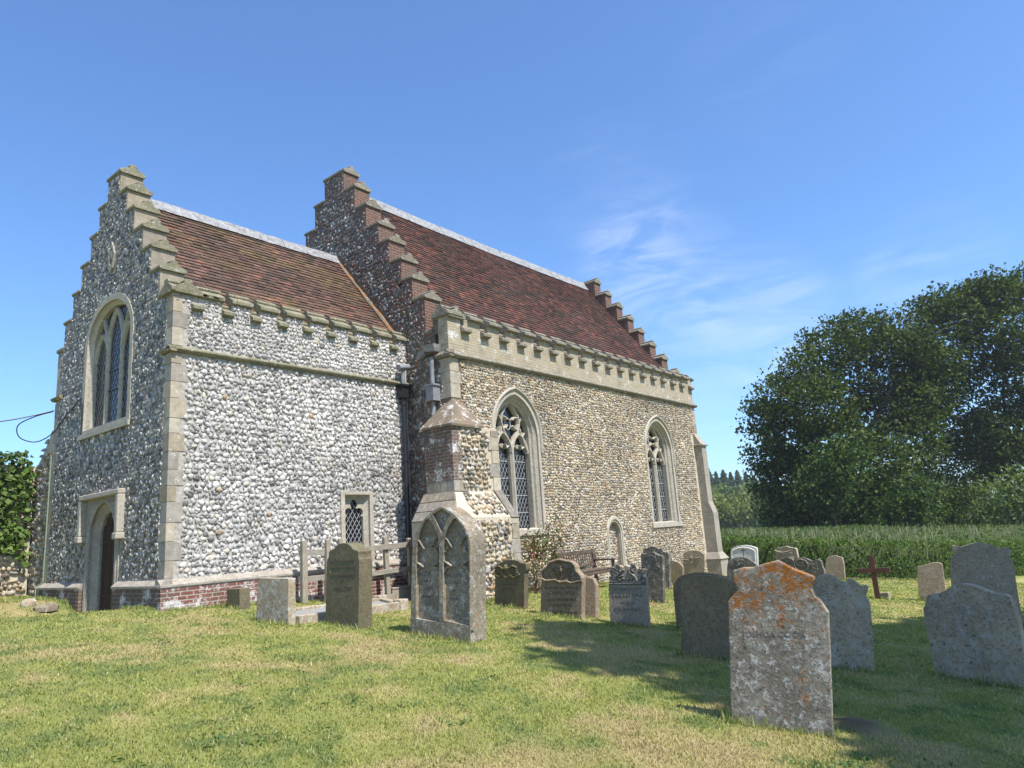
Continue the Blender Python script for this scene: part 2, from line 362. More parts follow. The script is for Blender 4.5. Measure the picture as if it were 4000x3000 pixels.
def pal(entries, patch=0.):
    w = np.array([e[0] for e in entries], float); w /= w.sum(); cs = np.array([e[1] for e in entries])
    def f(r, n, U, V):
        c = cs[r.choice(len(cs), n, p=w)]*(1+(r.random((n, 1))-.5)*.45)
        if patch: c = c*(1+patch*(fbm(U*.7+5, V*.7+11, 3)-.5)[:, None]*2)
        return c
    return f
PAL_S = pal([(50, (.50, .48, .455)), (28, (.42, .40, .375)), (12, (.27, .257, .24)), (4, (.13, .124, .118)), (7, (.48, .43, .35)), (.5, (.36, .26, .15))], .35)
PAL_GAL = pal([(32, (.40, .375, .345)), (30, (.28, .265, .25)), (20, (.19, .18, .17)), (7, (.11, .104, .10)), (8, (.48, .45, .41))], .4)
PAL_GN = pal([(30, (.38, .31, .21)), (28, (.25, .19, .12)), (20, (.16, .125, .085)), (12, (.30, .27, .22)), (10, (.50, .45, .36))], .4)
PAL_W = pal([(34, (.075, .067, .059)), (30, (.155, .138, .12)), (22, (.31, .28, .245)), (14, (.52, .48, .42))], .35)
PAL_N = pal([(36, (.42, .35, .24)), (12, (.51, .46, .37)), (22, (.28, .21, .13)), (12, (.25, .235, .21)), (5, (.36, .235, .12)), (8, (.13, .11, .09)), (6, (.44, .41, .37))], .35)
PAL_G = pal([(30, (.13, .115, .10)), (16, (.27, .255, .23)), (14, (.07, .068, .065)), (30, (.155, .082, .056)), (7, (.46, .43, .39))], .3)
PAL_R = pal([(40, (.40, .32, .22)), (25, (.25, .2, .15)), (20, (.5, .45, .38)), (15, (.16, .14, .12))], .2)
# ------------------------------------------------------------------ the church
L_, W_, D_, ML = 5.61, 5.45, 1.42, 12.6
E_ = L_+ML; NY = 6.7; NYS = -D_
church = empty('church', (0, 0, 0), label='medieval flint church with crow-stepped gables, red tiled roofs and battlemented parapets', cat='church')
mapW = lambda x0: (lambda u, v, d: (x0+d+0*u, u, v))      # face looking west: u=Y
mapS = lambda y0: (lambda u, v, d: (u, y0+d+0*u, v))      # face looking south: u=X
def pointed(c, hw, base, spring, apex, n=12):
    rise = apex-spring; Rr = (hw*hw+rise*rise)/(2*hw); a0 = math.asin(min(1, rise/Rr)) if Rr > hw else math.pi/2
    right = [(c+hw-Rr+Rr*math.cos(a0*i/n), spring+Rr*math.sin(a0*i/n)) for i in range(n+1)]
    right[-1] = (c, apex); left = [(2*c-x, y) for x, y in right[:-1]][::-1]
    return [(c-hw, base), (c+hw, base)]+right+left
def fourc(c, hw, base, spring, apex, n=14, p=2.3, q=.62):
    rise = apex-spring; xs = [math.cos(math.pi/2*i/n) for i in range(n+1)]
    right = [(c+hw*x, spring+rise*(1-x**p)**q) for x in xs]; left = [(2*c-x, y) for x, y in right[:-1]][::-1]
    return [(c-hw, base), (c+hw, base)]+right+left
def in_poly(poly):
    P = np.array(poly)
    def f(u, v):
        ins = np.zeros(len(u), bool); n = len(P)
        for i in range(n):
            x0, y0 = P[i]; x1, y1 = P[(i+1) % n]
            if y0 == y1: continue
            ins ^= ((y0 > v) != (y1 > v)) & (u < (x1-x0)*(v-y0)/(y1-y0)+x0)
        return ins
    return f
def region(outer, holes=(), extra=None):
    fo = in_poly(outer); fh = [in_poly(h) for h in holes]
    def f(u, v, r):
        ok = fo(u-r, v) & fo(u+r, v) & fo(u, v-r) & fo(u, v+r)
        for h in fh: ok &= ~(h(u-r*.7, v) | h(u+r*.7, v) | h(u, v-r*.7) | h(u, v+r*.7) | h(u, v))
        if extra is not None: ok &= extra(u, v, r)
        return ok
    return f
def flint_part(name, parts, mat, parent, smooth, label=None):
    n = 0; VV = []; FF = []; CC = []
    for V, F, C in parts: VV.append(V); FF.append(F+n); CC.append(C); n += len(V)
    o = mesh_np(name, np.concatenate(VV), np.concatenate(FF), mat, parent, np.concatenate(CC), smooth)
    if label: o['label'] = label
    return o
def lab(o, t): o['label'] = t; return o
# ---- chapel west wall with its crow steps
GC = 2.87; HWS = [.30, .69, 1.07, 1.5, 1.9, 2.3]; ZS = [8.45, 7.9, 7.35, 6.79, 6.24, 5.67]
def step_outline(c, hws, zs, y0, y1, zsh, zb):
    R = [(y0, zb), (y0, zsh)]
    for hw, z in list(zip(hws, zs))[::-1]:
        R += [(c-hw, R[-1][1]), (c-hw, z)]
    for hw, z in zip(hws, zs):
        R += [(c+hw, z)]
        i = hws.index(hw); R += [(c+hw, zs[i+1] if i+1 < len(zs) else zsh)]
    R += [(y1, zsh), (y1, zb)]
    return R
ww_o = fourc(2.73, 1.03, 3.02, 4.85, 5.58)
ww_out = fourc(2.73, 1.16, 2.86, 4.85, 5.72)
door_o = pointed(2.53, .58, -1.3, .85, 1.46)
def grow(p, e=.03):
    cx = sum(q[0] for q in p)/len(p); cy = sum(q[1] for q in p)/len(p); return [(u+(e if u > cx else -e), v+(e if v > cy else -e)) for u, v in p]
gabW = step_outline(GC, HWS, ZS, 0, W_, 5.1, -1.3)
wall = MB()
wall.prism([gabW, grow(ww_o), [(2.53-.62, -1.29), (2.53+.62, -1.29)]+pointed(2.53, .62, -1.29, .85, 1.50)[2:]], 0, .45, mapW(0))
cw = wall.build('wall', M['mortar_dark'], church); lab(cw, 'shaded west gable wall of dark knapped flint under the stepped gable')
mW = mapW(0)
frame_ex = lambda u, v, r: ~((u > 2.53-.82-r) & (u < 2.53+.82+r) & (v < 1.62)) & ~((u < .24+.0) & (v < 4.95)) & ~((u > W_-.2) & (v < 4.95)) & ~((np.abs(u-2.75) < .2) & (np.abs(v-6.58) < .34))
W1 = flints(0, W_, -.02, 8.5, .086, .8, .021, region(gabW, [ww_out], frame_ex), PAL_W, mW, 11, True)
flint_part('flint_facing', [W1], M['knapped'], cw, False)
# ---- chapel south wall with battlements
CR0, CP = .33, .595
def battl(x0, x1, first, period, width, ztop, zcren, zb):
    P = [(x0, zb), (x0, ztop)]; k = 0
    while first+period*k+width < x1-.02:
        a = first+period*k; P += [(a, ztop), (a, zcren), (a+width, zcren), (a+width, ztop)]; k += 1
    return P+[(x1, ztop), (x1, zb)], k
sw_out = [(3.6, -.02), (4.46, -.02), (4.46, 1.47), (3.6, 1.47)]; sw_o = [(3.70, .06), (4.36, .06), (4.36, 1.40), (3.70, 1.40)]
outS, ncr = battl(0.45, L_, CR0+CP*0+.0 if False else CR0+CP-.0-.595+.595, CP, .2, 5.05, 4.78, -1.4)
outS, ncr = battl(0.0, L_, CR0, CP, .2, 5.05, 4.78, -1.4)
outM, _ = battl(.46, L_, CR0+CP, CP, .2, 5.05, 4.78, -1.4)
sw = MB(); sw.prism([outM, grow(sw_o)], 0.002, .42, mapS(0)); csw = sw.build('wall', M['mortar'], church); lab(csw, 'sunlit chapel wall of pale cobbled flint')
exS = lambda u, v, r: ~((u < .27) & (v < 4.9)) & ~((v > 3.92-r) & (v < 4.06+r)) & ~((u > L_-.12-r) & (v < 4.4)) & (v > -.02)
S1 = flints(0, L_, -.02, 4.06, .108, 1.05, .026, region(outS, [sw_out], exS), PAL_S, mapS(0), 21, fill=.80, galets=2.0, gpal=PAL_GAL)
S2 = flints(0, L_, 4.05, 5.05, .08, 1.15, .02, region(outS, [], exS), PAL_S, mapS(0), 22, fill=.84, galets=1.6, gpal=PAL_GAL)
flint_part('flint_facing', [S1, S2], M['cobble'], csw, False)
# other walls of the chapel (north side, seen only from elsewhere)
nb = MB(); nb.box((.45, W_-.4, -1.4), (L_, W_, 5.05)); lab(nb.build('wall', M['mortar'], church), 'north chapel wall')
# ---- plinth of brick with a stone weathering
pl = MB(); pl.box((-.11, -.11, -1.4), (L_-.02, .001, -.13)); o = pl.build('plinth', M['brick_lime'], church); lab(o, 'limewashed red brick plinth in the sun')
pl = MB(); pl.box((-.108, .002, -1.4), (.0, 1.78, -.13)); lab(pl.build('plinth', M['brick_weather'], church), 'weathered brick plinth between door and corner'); pl = MB(); pl.box((-.108, 3.28, -1.4), (0, W_+.1, -.13)); o = pl.build('plinth', M['brick_weather'], church); lab(o, 'weathered brick plinth in shade')
pl = MB(); pl.hexa([(-.112, 3.1, -.14), (-.005, 3.1, -.14), (-.005, 3.285, -.14), (-.112, 3.285, -.14)], [(-.112, 3.1, -.139)]*4) if False else None
pc = MB()
def weather(mb, a, b, out, zt, zb, inn=0.0):
    """sloped ledge along a wall from a to b; out = outward 2D vector."""
    (ax, ay), (bx, by) = a, b; ox, oy = out; ins = .08
    prof = [(1.12, zb), (1.12, zb+.035), (0.05, zt), (-ins/ max(1e-6, math.hypot(ox, oy)), zt), (-ins/max(1e-6, math.hypot(ox, oy)), zb)]
    vs = [(ax+ox*k, ay+oy*k, z) for k, z in prof]+[(bx+ox*k, by+oy*k, z) for k, z in prof]; n = len(prof)
    mb.add(vs, [tuple(range(n)), tuple(range(2*n-1, n-1, -1))]+[(i, (i+1) % n, (i+1) % n+n, i+n) for i in range(n)])
weather(pc, (-.12, 0), (L_-.03, 0), (0, -.115), 0.0, -.13)
pc.build('plinth_moulding', M['lime'], church); pc = MB()
weather(pc, (0, -.12), (0, 1.78), (-.115, 0), -.002, -.131); pc.build('plinth_moulding', M['lime'], church); pc = MB(); weather(pc, (0, 3.28), (0, W_+.12), (-.115, 0), -.002, -.131)
pc.build('plinth_moulding', M['lime'], church)
# ---- string course
st = MB()
def string(mb, a, b, out, zt, zb, p=.09):
    (ax, ay), (bx, by) = a, b; ox, oy = out
    prof = [(0-.05/p, zb), (p/p*.55, zb), (1., zb+.045), (1., zb+.07), (.0, zt), (-.05/p, zt)]
    vs = [(ax+ox*k*p, ay+oy*k*p, z) for k, z in prof]+[(bx+ox*k*p, by+oy*k*p, z) for k, z in prof]; n = len(prof)
    mb.add(vs, [tuple(range(n)), tuple(range(2*n-1, n-1, -1))]+[(i, (i+1) % n, (i+1) % n+n, i+n) for i in range(n)])
string(st, (-.09, 0), (L_-.002, 0), (0, -1), 4.05, 3.93); st.build('string_course', M['cap'], church); st = MB(); string(st, (0, -.088), (0, .36), (-1, 0), 4.049, 3.931); string(st, (0, W_-.42), (0, W_+.09), (-1, 0), 4.049, 3.931)
st.build('string_course', M['cap'], church)
# ---- quoins
def quoin_col():
    b = random.choice([(.38, .33, .25), (.34, .30, .24), (.42, .37, .29), (.35, .30, .22), (.32, .29, .245)]); k = .85+random.random()*.3; return tuple(x*k for x in b)
def quoins(mb, x, y, z0, z1, sx, sy, long=.28, short=.155):
    """corner at (x,y); sx, sy: direction of each return."""
    z = z0; k = 0
    while z < z1-.05:
        h = .26+random.random()*.1; h = min(h, z1-z); a, b = (long, short) if k % 2 else (short, long); mb.cur = quoin_col()
        a += random.uniform(-.02, .03); b += random.uniform(-.02, .03); e = random.uniform(.008, .014)
        x0, x1 = sorted((x-sx*e, x+sx*a)); y0, y1 = sorted((y-sy*e, y+sy*b)); mb.box((x0, y0, z+.004), (x1, y1, z+h-.004)); z += h; k += 1
def quoin_part(*runs):
    q = MB()
    for r_ in runs: quoins(q, *r_)
    q.build('quoin', M['quoin'], church, col=True, bevel=.005)
quoin_part((0, 0, 0.002, 3.925, 1, 1)); quoin_part((0, 0, 4.055, 5.04, 1, 1)); quoin_part((0, W_, 0.002, 3.92, 1, -1)); quoin_part((0, W_, 4.055, 5.04, 1, -1))
# ---- coping stones
def cap_mesh(half, flare, name='coping', mat='cap'):
    """saddle-backed coping, ridge along local Y from 0 to 1."""
    pr = [(-half-flare, .0), (-half-flare, .065), (-.065, .18), (-.085, .19), (-.085, .22), (-.05, .255), (.05, .255), (.085, .22), (.085, .19), (.065, .18), (half+flare, .065), (half+flare, 0), (half, -.025), (-half, -.025)]
    vs = [(x, 0, z) for x, z in pr]+[(x, 1, z) for x, z in pr]; n = len(pr); m = MB()
    m.add(vs, [tuple(range(n)), tuple(range(2*n-1, n-1, -1))]+[(i, (i+1) % n, (i+1) % n+n, i+n) for i in range(n)])
    return m
def place(proto, name, loc, rz, length, parent, zs=1.0, first=[None]):
    o = proto.copy(); o.name = name; COL.objects.link(o); o.parent = parent; o.location = loc; o.rotation_euler = (random.uniform(-.012, .012), 0, rz); o.scale = (1, length, zs); return o
def step_caps(proto, c, hws, zs, xm, parent, side=(1, 1), zsh=None, tail=.4):
    tw = [hws[0]]+[hws[i]-hws[i-1] for i in range(1, len(hws))]
    place(proto, 'coping', (xm, c-hws[0]-.05, zs[0]), 0, 2*hws[0]+.10, parent, .85)
    for i in range(1, len(hws)):
        ln = hws[i]-hws[i-1]+.05
        if side[0]: place(proto, 'coping', (xm, c-hws[i]-.05, zs[i]), 0, ln, parent, random.uniform(.76, .86))
        if side[1]: place(proto, 'coping', (xm, c+hws[i-1], zs[i]), 0, ln, parent, random.uniform(.76, .86))
dq = MB()
for i, (hw, z) in enumerate(zip(HWS, ZS)):
    zb = (ZS[i+1] if i < 5 else 5.12)-.08
    for s in (-1, 1):
        dq.cur = tuple(.78*q for q in quoin_col()); y0, y1 = sorted((GC+s*(hw+.005), GC+s*(hw-.10-.05*(i % 2)))); dq.box((-.006, y0, zb), (.456, y1, z-.022)); dq.build('step_dressing', M['quoin'], cw, col=True, bevel=.005); dq = MB()
p1 = cap_mesh(.218, .045).build('coping', M['cap'], cw, bevel=.01)
step_caps(p1, GC, HWS, ZS, .225, cw)
p1.location = (.225, -.075, 5.07); p1.scale = (1, GC-2.3+.075, 1)            # corner coping of the west gable
place(p1, 'coping', (.225, GC+2.3, 5.07), 0, W_-GC-2.3+.075, cw)
# chapel battlement copings: ridge along X
def caps_x(proto, lowproto, x0, x1, y, first, period, width, zt, zc, parent, ylow):
    k = 0; a = x0
    while True:
        c0 = first+period*k
        if c0+width > x1-.02: break
        if k > 0 or True:
            if c0-a > .1: place(proto, 'coping', (a-.02, y, zt), -math.pi/2, c0-a+.045, parent)
        place(lowproto, 'coping', (c0-.012, ylow, zc), -math.pi/2, width+.02, parent); a = c0+width; k += 1
    place(proto, 'coping', (a-.02, y, zt), -math.pi/2, x1-a+.02, parent)
p2 = cap_mesh(.165, .075).build('coping', M['cap'], csw, bevel=.008); p2.rotation_euler = (0, 0, -math.pi/2); p2.scale = (1, .12, 1); p2.location = (.42, .17, 5.05) ; p2.scale = (1, .0 + .1, 1)
p3 = cap_mesh(.165, .10).build('coping', M['cap'], csw, bevel=.006); p3.rotation_euler = (0, 0, -math.pi/2)
caps_x(p2, p3, .47, L_, .17, CR0+CP, CP, .2, 5.05, 4.785, csw, .165)
p2.location = (-.075, .17, 5.068); p2.scale = (1, .405, 1)                      # corner coping on the south side
p3.location = (CR0-.012, .165, 4.785); p3.scale = (1, .22, 1)
place(p2, 'coping', (CR0+.2-.02, .17, 5.05), -math.pi/2, CP-.2+.045, csw)
# ---- carved panel high in the gable
rd = MB(); dia = [(2.75, 6.90), (2.58, 6.60), (2.66, 6.30), (2.75, 6.22), (2.84, 6.30), (2.92, 6.60)]; din = [(2.75+(u-2.75)*.55, 6.58+(v-6.58)*.62) for u, v in dia]
rd.prism([dia, din], -.05, .02, mW); rd.prism([din], -.005, .01, mW); rd.prism([[(2.75+.05*math.cos(a*.785), 6.6+.09*math.sin(a*.785)) for a in range(8)]], -.05, 0, mW, [[(2.75+.07*math.cos(a*.785), 6.58+.13*math.sin(a*.785)) for a in range(8)]])
lab(rd.build('carved_panel', M['lime'], church, bevel=.01), 'small worn carved stone panel high in the gable')
# ---- west window: three lights
def ring(mb, A, B, d0, d1, mp): mb.prism([A, B], d0, d1, mp)
def lattice(mb, inside, u0, u1, v0, v1, dx, dz, d, mp, w=.009):
    """diamond leading: short straight pieces kept only where they lie in the light."""
    n = int((v1-v0)/.03)
    fi = in_poly(inside)
    sl = dz/dx
    for sgn in (1, -1):
        k = -60
        while k < 60:
            c = u0+k*dx; pts = []
            run = []
            for i in range(n+1):
                v = v0+(v1-v0)*i/n; u = c+sgn*(v-v0)/sl
                if fi(np.array([u]), np.array([v]))[0]: run.append((u, v))
                else:
                    if len(run) > 1: mb_bar(mb, run[0], run[-1], w, d, mp)
                    run = []
            if len(run) > 1: mb_bar(mb, run[0], run[-1], w, d, mp)
            k += 1
def mb_bar(mb, p, q, w, d, mp):
    (u0, v0), (u1, v1) = p, q; l = math.hypot(u1-u0, v1-v0); nu, nv = -(v1-v0)/l*w/2, (u1-u0)/l*w/2
    c = [(u0+nu, v0+nv), (u0-nu, v0-nv), (u1-nu, v1-nv), (u1+nu, v1+nv)]
    mb.add([mp(a, b, d) for a, b in c]+[mp(a, b, d+.008) for a, b in c], [(0, 1, 2, 3), (7, 6, 5, 4), (0, 4, 5, 1), (1, 5, 6, 2), (2, 6, 7, 3), (3, 7, 4, 0)])
win = MB(); ring(win, ww_out, ww_o, -.03, .02, mW)
ww_i = fourc(2.73, .95, 3.05, 4.85, 5.50)
win.loft(ww_o, .02, ww_i, .08, mW, True); win.loft(ww_i, .08, ww_i, .3, mW, True)
win.prism([[(2.73-1.2, 2.84), (2.73+1.2, 2.84), (2.73+1.2, 2.94), (2.73-1.2, 2.94)]], -.07, -.028, mW)
wf = win.build('window', M['lime_pale'], church); lab(wf, 'three-light arched window in the west gable')
mu = MB()
def arc(c, hw, spring, apex, n=10): return pointed(c, hw, spring, spring, apex, n)[2:]
for s in (-1, 1): mu.bar([(2.73+s*.33, 3.04), (2.73+s*.33, 4.72)], .085, .09, .19, mW)
mu.bar(arc(2.73, .33, 4.72, 5.46), .085, .091, .19, mW)
for s in (-1, 1): mu.bar(arc(2.73+s*.64, .31, 4.45, 5.02), .075, .092, .19, mW); mu.bar([(2.73+s*.36, 4.7), (2.73+s*.47, 5.06), (2.73+s*.62, 5.36)], .07, .093, .19, mW)
mu.build('tracery', M['lime_pale'], wf)
g = MB(); g.prism([ww_i], .16, .18, mW); g.build('glass', M['glass'], wf)
g = MB(); lattice(g, ww_i, 1.8, 3.7, 3.06, 5.4, .14, .21, .15, mW, .006)
g.build('leading', M['lead_dark'], wf)
g = MB()
for v in (3.75, 4.15): g.box((.135, 2.44, v), (.15, 3.02, v+.03))
g.build('saddle_bar', M['iron'], wf)
# ---- west door
df = MB(); d_out = [(2.53-.76, -1.3), (2.53+.76, -1.3), (2.53+.76, 1.56), (2.53-.76, 1.56)]
df.prism([d_out, door_o], -.03, .03, mW)
d_in = pointed(2.53, .47, -1.3, .83, 1.30)
df.loft(door_o, .03, d_in, .13, mW, True); df.loft(d_in, .13, d_in, .42, mW, True)
df.bar([(2.53-.68, -1.3), (2.53-.68, 1.47), (2.53+.68, 1.47), (2.53+.68, -1.3)], .05, -.05, -.02, mW)
df.bar(pointed(2.53, .64, -1.3, .85, 1.52)[1:]+[(2.53-.64, -1.3)], .04, -.045, -.02, mW)
dfo = df.build('doorway', M['lime'], church); lab(dfo, 'moulded stone doorway in the west wall')
hd = MB(); hd.box((-.15, 2.53-.92, 1.56), (.0, 2.53+.92, 1.66))
for s in (-1, 1):
    y = 2.53+s*.86; hd.box((-.148, y-.06, .86), (0, y+.06, 1.56)); hd.box((-.17, y-.09, .74), (0, y+.09, .86))
hd.build('hood_mould', M['lime_pale'], dfo, bevel=.02)
sp_ = MB()
for s in (-1, 1): sp_.prism([[(2.53+s*.62, 1.44), (2.53+s*.2, 1.44), (2.53+s*.40, 1.25), (2.53+s*.58, .98)][::s]], -.036, -.02, mW)
sp_.build('carved_spandrel', M['lime'], dfo)
dl = MB()
for k in range(7):
    y0 = 2.53-.47+k*.1343; yc = y0+.067; h = 1.30-abs(yc-2.53)**1.8*1.3
    dl.box((.17+.006*(k % 2), y0+.004, -1.3), (.22, y0+.130, h))
for z in (-.3, .7): dl.box((.158, 2.07, z), (.17, 2.85, z+.05))
do = dl.build('door', M['door'], church, bevel=.006); lab(do, 'dark oak board door')
hn = MB(); hn.tube([(.155, 2.2+.05*math.cos(a*.63), .1+.05*math.sin(a*.63)) for a in range(11)], .008); hn.build('ring_handle', M['iron'], do)
# ---- small south window of the chapel
mS = mapS(0)
w2 = MB(); w2.prism([sw_out, sw_o], -.035, .03, mS)
sw_i = [(3.77, .10), (4.28, .10), (4.28, 1.33), (3.77, 1.33)]; w2.loft(sw_o, .03, sw_i, .10, mS, True); w2.loft(sw_i, .10, sw_i, .26, mS, True)
w2o = w2.build('window', M['lime_pale'], church); lab(w2o, 'small square-headed lattice window behind the timber fence')
tr = MB(); c = 4.025
tre = [(c-.21, .12), (c+.21, .12), (c+.21, .86)]+[(c+.12+.09*math.cos(a), .93+.09*math.sin(a)) for a in np.linspace(-.9, 2.2, 7)]+[(c+.06, 1.02)]+[(c+.085*math.cos(a), 1.08+.10*math.sin(a)) for a in np.linspace(-.2, math.pi+.2, 9)]+[(c-.06, 1.02)]+[(c-.12+.09*math.cos(a), .93+.09*math.sin(a)) for a in np.linspace(math.pi-2.2, math.pi+.9, 7)]+[(c-.21, .86)]
tre = [(c+(u-c)*1.16, .115+(v-.12)*1.125) for u, v in tre]; tr.prism([[(3.765, .095), (4.285, .095), (4.285, 1.335), (3.765, 1.335)], tre], .09, .14, mS); tr.build('tracery', M['lime_pale'], w2o)
g = MB(); g.prism([sw_i], .17, .19, mS); g.build('glass', M['glass'], w2o)
g = MB(); lattice(g, tre, 3.76, 4.29, .12, 1.3, .11, .17, .155, mS, .009); g.build('leading', M['cames'], w2o)
# ---- nave south wall
NCR0, NP = 6.03, .70
outN, _ = battl(L_+.505, E_, NCR0+NP, NP, .27, 5.38, 5.05, 4.45)
par = MB(); par.prism([outN], 0.003, .33, mapS(NYS)); npo = par.build('parapet', M['brick_cream'], church); lab(npo, 'cream brick battlements of the nave')
n_out = pointed(7.87, .92, .38, 2.75, 3.89, 14); n_o = pointed(7.87, .82, .44, 2.75, 3.76, 14); n_i = pointed(7.9, .66, .48, 2.75, 3.56, 14)
e_out = pointed(15.2, .93, .32, 2.7, 3.80, 14); e_o = pointed(15.2, .83, .40, 2.7, 3.67, 14); e_i = pointed(15.23, .67, .44, 2.7, 3.48, 14)
ni_o = pointed(12.03, .46, -1.3, .22, .70); ni_i = pointed(12.03, .31, -1.3, .2, .52)
nw = MB(); no_ = [(L_+.5, -1.6), (E_, -1.6), (E_, 4.452), (L_+.5, 4.452)]
nw.prism([no_, grow(n_o), grow(e_o), ni_i], 0, .5, mapS(NYS)); nso = nw.build('wall', M['mortar_cream'], church); lab(nso, 'sunlit nave wall of cream and brown flint')
exN = lambda u, v, r: ~((u < 6.5) & (v < 2.8)) & (v < 4.37) & ~((u < 5.95-.0) & (v > 3.4)) & ~((u > 17.7) & (v < 3.4)) & ~((u > E_-.22))
mN = mapS(NYS)
N1 = flints(L_, E_, -1.5, 4.4, .068, 1.3, .027, region([(L_, -1.6), (E_, -1.6), (E_, 4.4), (L_, 4.4)], [n_out, e_out, ni_o], exN), PAL_N, mN, 31, fill=.92, galets=1.0, gpal=PAL_GN)
NB_ = flints(11.7, 12.36, -1.5, .6, .075, 1.1, .03, region(ni_i, [], None), PAL_R, mapS(NYS+.16), 34)
flint_part('flint_facing', [N1, NB_], M['pebble'], nso, False)
nb_ = MB(); nb_.prism([ni_i], .16, .2, mN); nb_.build('blocking', M['mortar_cream'], nso)
bk = MB(); bk.box((L_+.5, NY-.5, -1.6), (E_, NY, 5.2)); lab(bk.build('wall', M['mortar_cream'], church), 'north nave wall')
sn = MB(); string(sn, (L_-.1, NYS), (E_+.1, NYS), (0, -1), 4.56, 4.39, .11); string(sn, (L_, NYS-.11), (L_, NYS+.36), (-1, 0), 4.559, 4.391, .11); sn.build('string_course', M['cap_grey'], church)
p4 = cap_mesh(.165, .1).build('coping', M['cap_grey'], npo, bevel=.008); p5 = cap_mesh(.165, .115).build('coping', M['cap_grey'], npo, bevel=.006)
for p in (p4, p5): p.rotation_euler = (0, 0, -math.pi/2)
caps_x(p4, p5, NCR0+.27, E_+.08, NYS+.165, NCR0+NP, NP, .27, 5.38, 5.05, npo, NYS+.16)
p4.location = (L_-.09, NYS+.165, 5.395); p4.scale = (1, NCR0-L_+.11, 1); p5.location = (NCR0-.012, NYS+.16, 5.05); p5.scale = (1, .29, 1)
# nave west wall
GN = 2.67; HN = [.42, .88, 1.33, 1.8, 2.19, 2.61, 2.98, 3.38]; ZN = [10.45, 9.82, 9.12, 8.42, 7.84, 7.2, 6.6, 6.0]
gabN = [(NYS, -1.6), (NYS, 5.36), (NYS+.48, 5.36), (NYS+.48, 5.1)]
for hw, z in list(zip(HN, ZN))[::-1]: gabN += [(GN-hw, gabN[-1][1]), (GN-hw, z)]
for i, (hw, z) in enumerate(zip(HN, ZN)): gabN += [(GN+hw, z), (GN+hw, ZN[i+1] if i < 7 else 5.1)]
gabN += [(NY, 5.1), (NY, -1.6)]
mNW = mapW(L_); slot = [(-1.10, 4.72), (-.98, 4.72), (-.98, 5.0), (-1.10, 5.0)]
gw = MB(); gw.prism([gabN, slot], 0, .5, mNW); gno = gw.build('wall', M['mortar_gable'], church); lab(gno, 'nave west gable of mixed flint and red brick')
exG = lambda u, v, r: ~((v < 4.6) & (u > .1)) & ~((u < -.9) & (v > 4.3)) & ~((u < -1.15) & (v > 3.3)) & ~((np.abs(v-4.48) < .1) & (u < -.9)) & ~((v > 5) & (v < 5.2+(2.6-np.abs(u-2.6))*1.16-.12) & (u > .3) & (u < 5.1))
G1 = flints(NYS, NY, -1.5, 10.4, .10, 1.1, .025, region(gabN, [slot], exG), PAL_G, mNW, 41, True)
flint_part('flint_facing', [G1], M['knapped'], gno, False)
bq = MB()
for i, (hw, z) in enumerate(zip(HN, ZN)):
    zb = (ZN[i+1] if i < 7 else 5.12)-.12
    for s in (-1, 1):
        y0, y1 = sorted((GN+s*(hw+.005), GN+s*max(hw-.42+random.uniform(-.08, .08), 0))); bq.box((L_-.014, y0, zb), (L_+.506, y1, z-.022)); bq.build('brickwork', M['brick'], gno); bq = MB()
cb = MB(); cb.box((L_-.012, NYS-.004, 4.55), (L_+.51, NYS+.312, 4.71)); cb.box((L_-.014, NYS-.006, 4.712), (L_+.414, NYS+.30, 5.37)); cb.box((L_+.4145, NYS-.003, 4.712), (L_+.512, NYS+.30, 5.045)); cb.build('corner_brickwork', M['brick_cream'], npo)
p6 = cap_mesh(.248, .045).build('coping', M['cap_grey'], gno, bevel=.01); step_caps(p6, GN, HN, ZN, L_+.25, gno)
p6.location = (L_+.25, NYS-.08, 5.37); p6.scale = (1, .56, 1)
place(p6, 'coping', (L_+.25, NYS+.48, 5.08), 0, .23, gno)
quoin_part((L_, NYS, 3.45, 4.385, 1, 1, .34, .30)); quoin_part((E_, NYS, 3.4, 4.385, -1, 1, .26, .2))
# nave east gable
HE = [.26, .71, 1.16, 1.59, 1.99, 2.41, 2.83, 3.25]; ZE = [10.05, 9.41, 8.8, 8.18, 7.57, 6.95, 6.34, 5.71]; GE = 2.24
gabE = step_outline(GE, HE, ZE, NYS+.4, NY, 5.1, -1.6)
ge = MB(); ge.prism([gabE], -.45, 0, mapW(E_)); geo = ge.build('wall', M['brick'], church); lab(geo, 'far east gable in red brick')
p7 = cap_mesh(.218, .045).build('coping', M['cap_grey'], geo, bevel=.01); step_caps(p7, GE, HE, ZE, E_-.225, geo); p7.location = (E_-.225, NYS+.35, 5.1); p7.scale = (1, .4, 1)
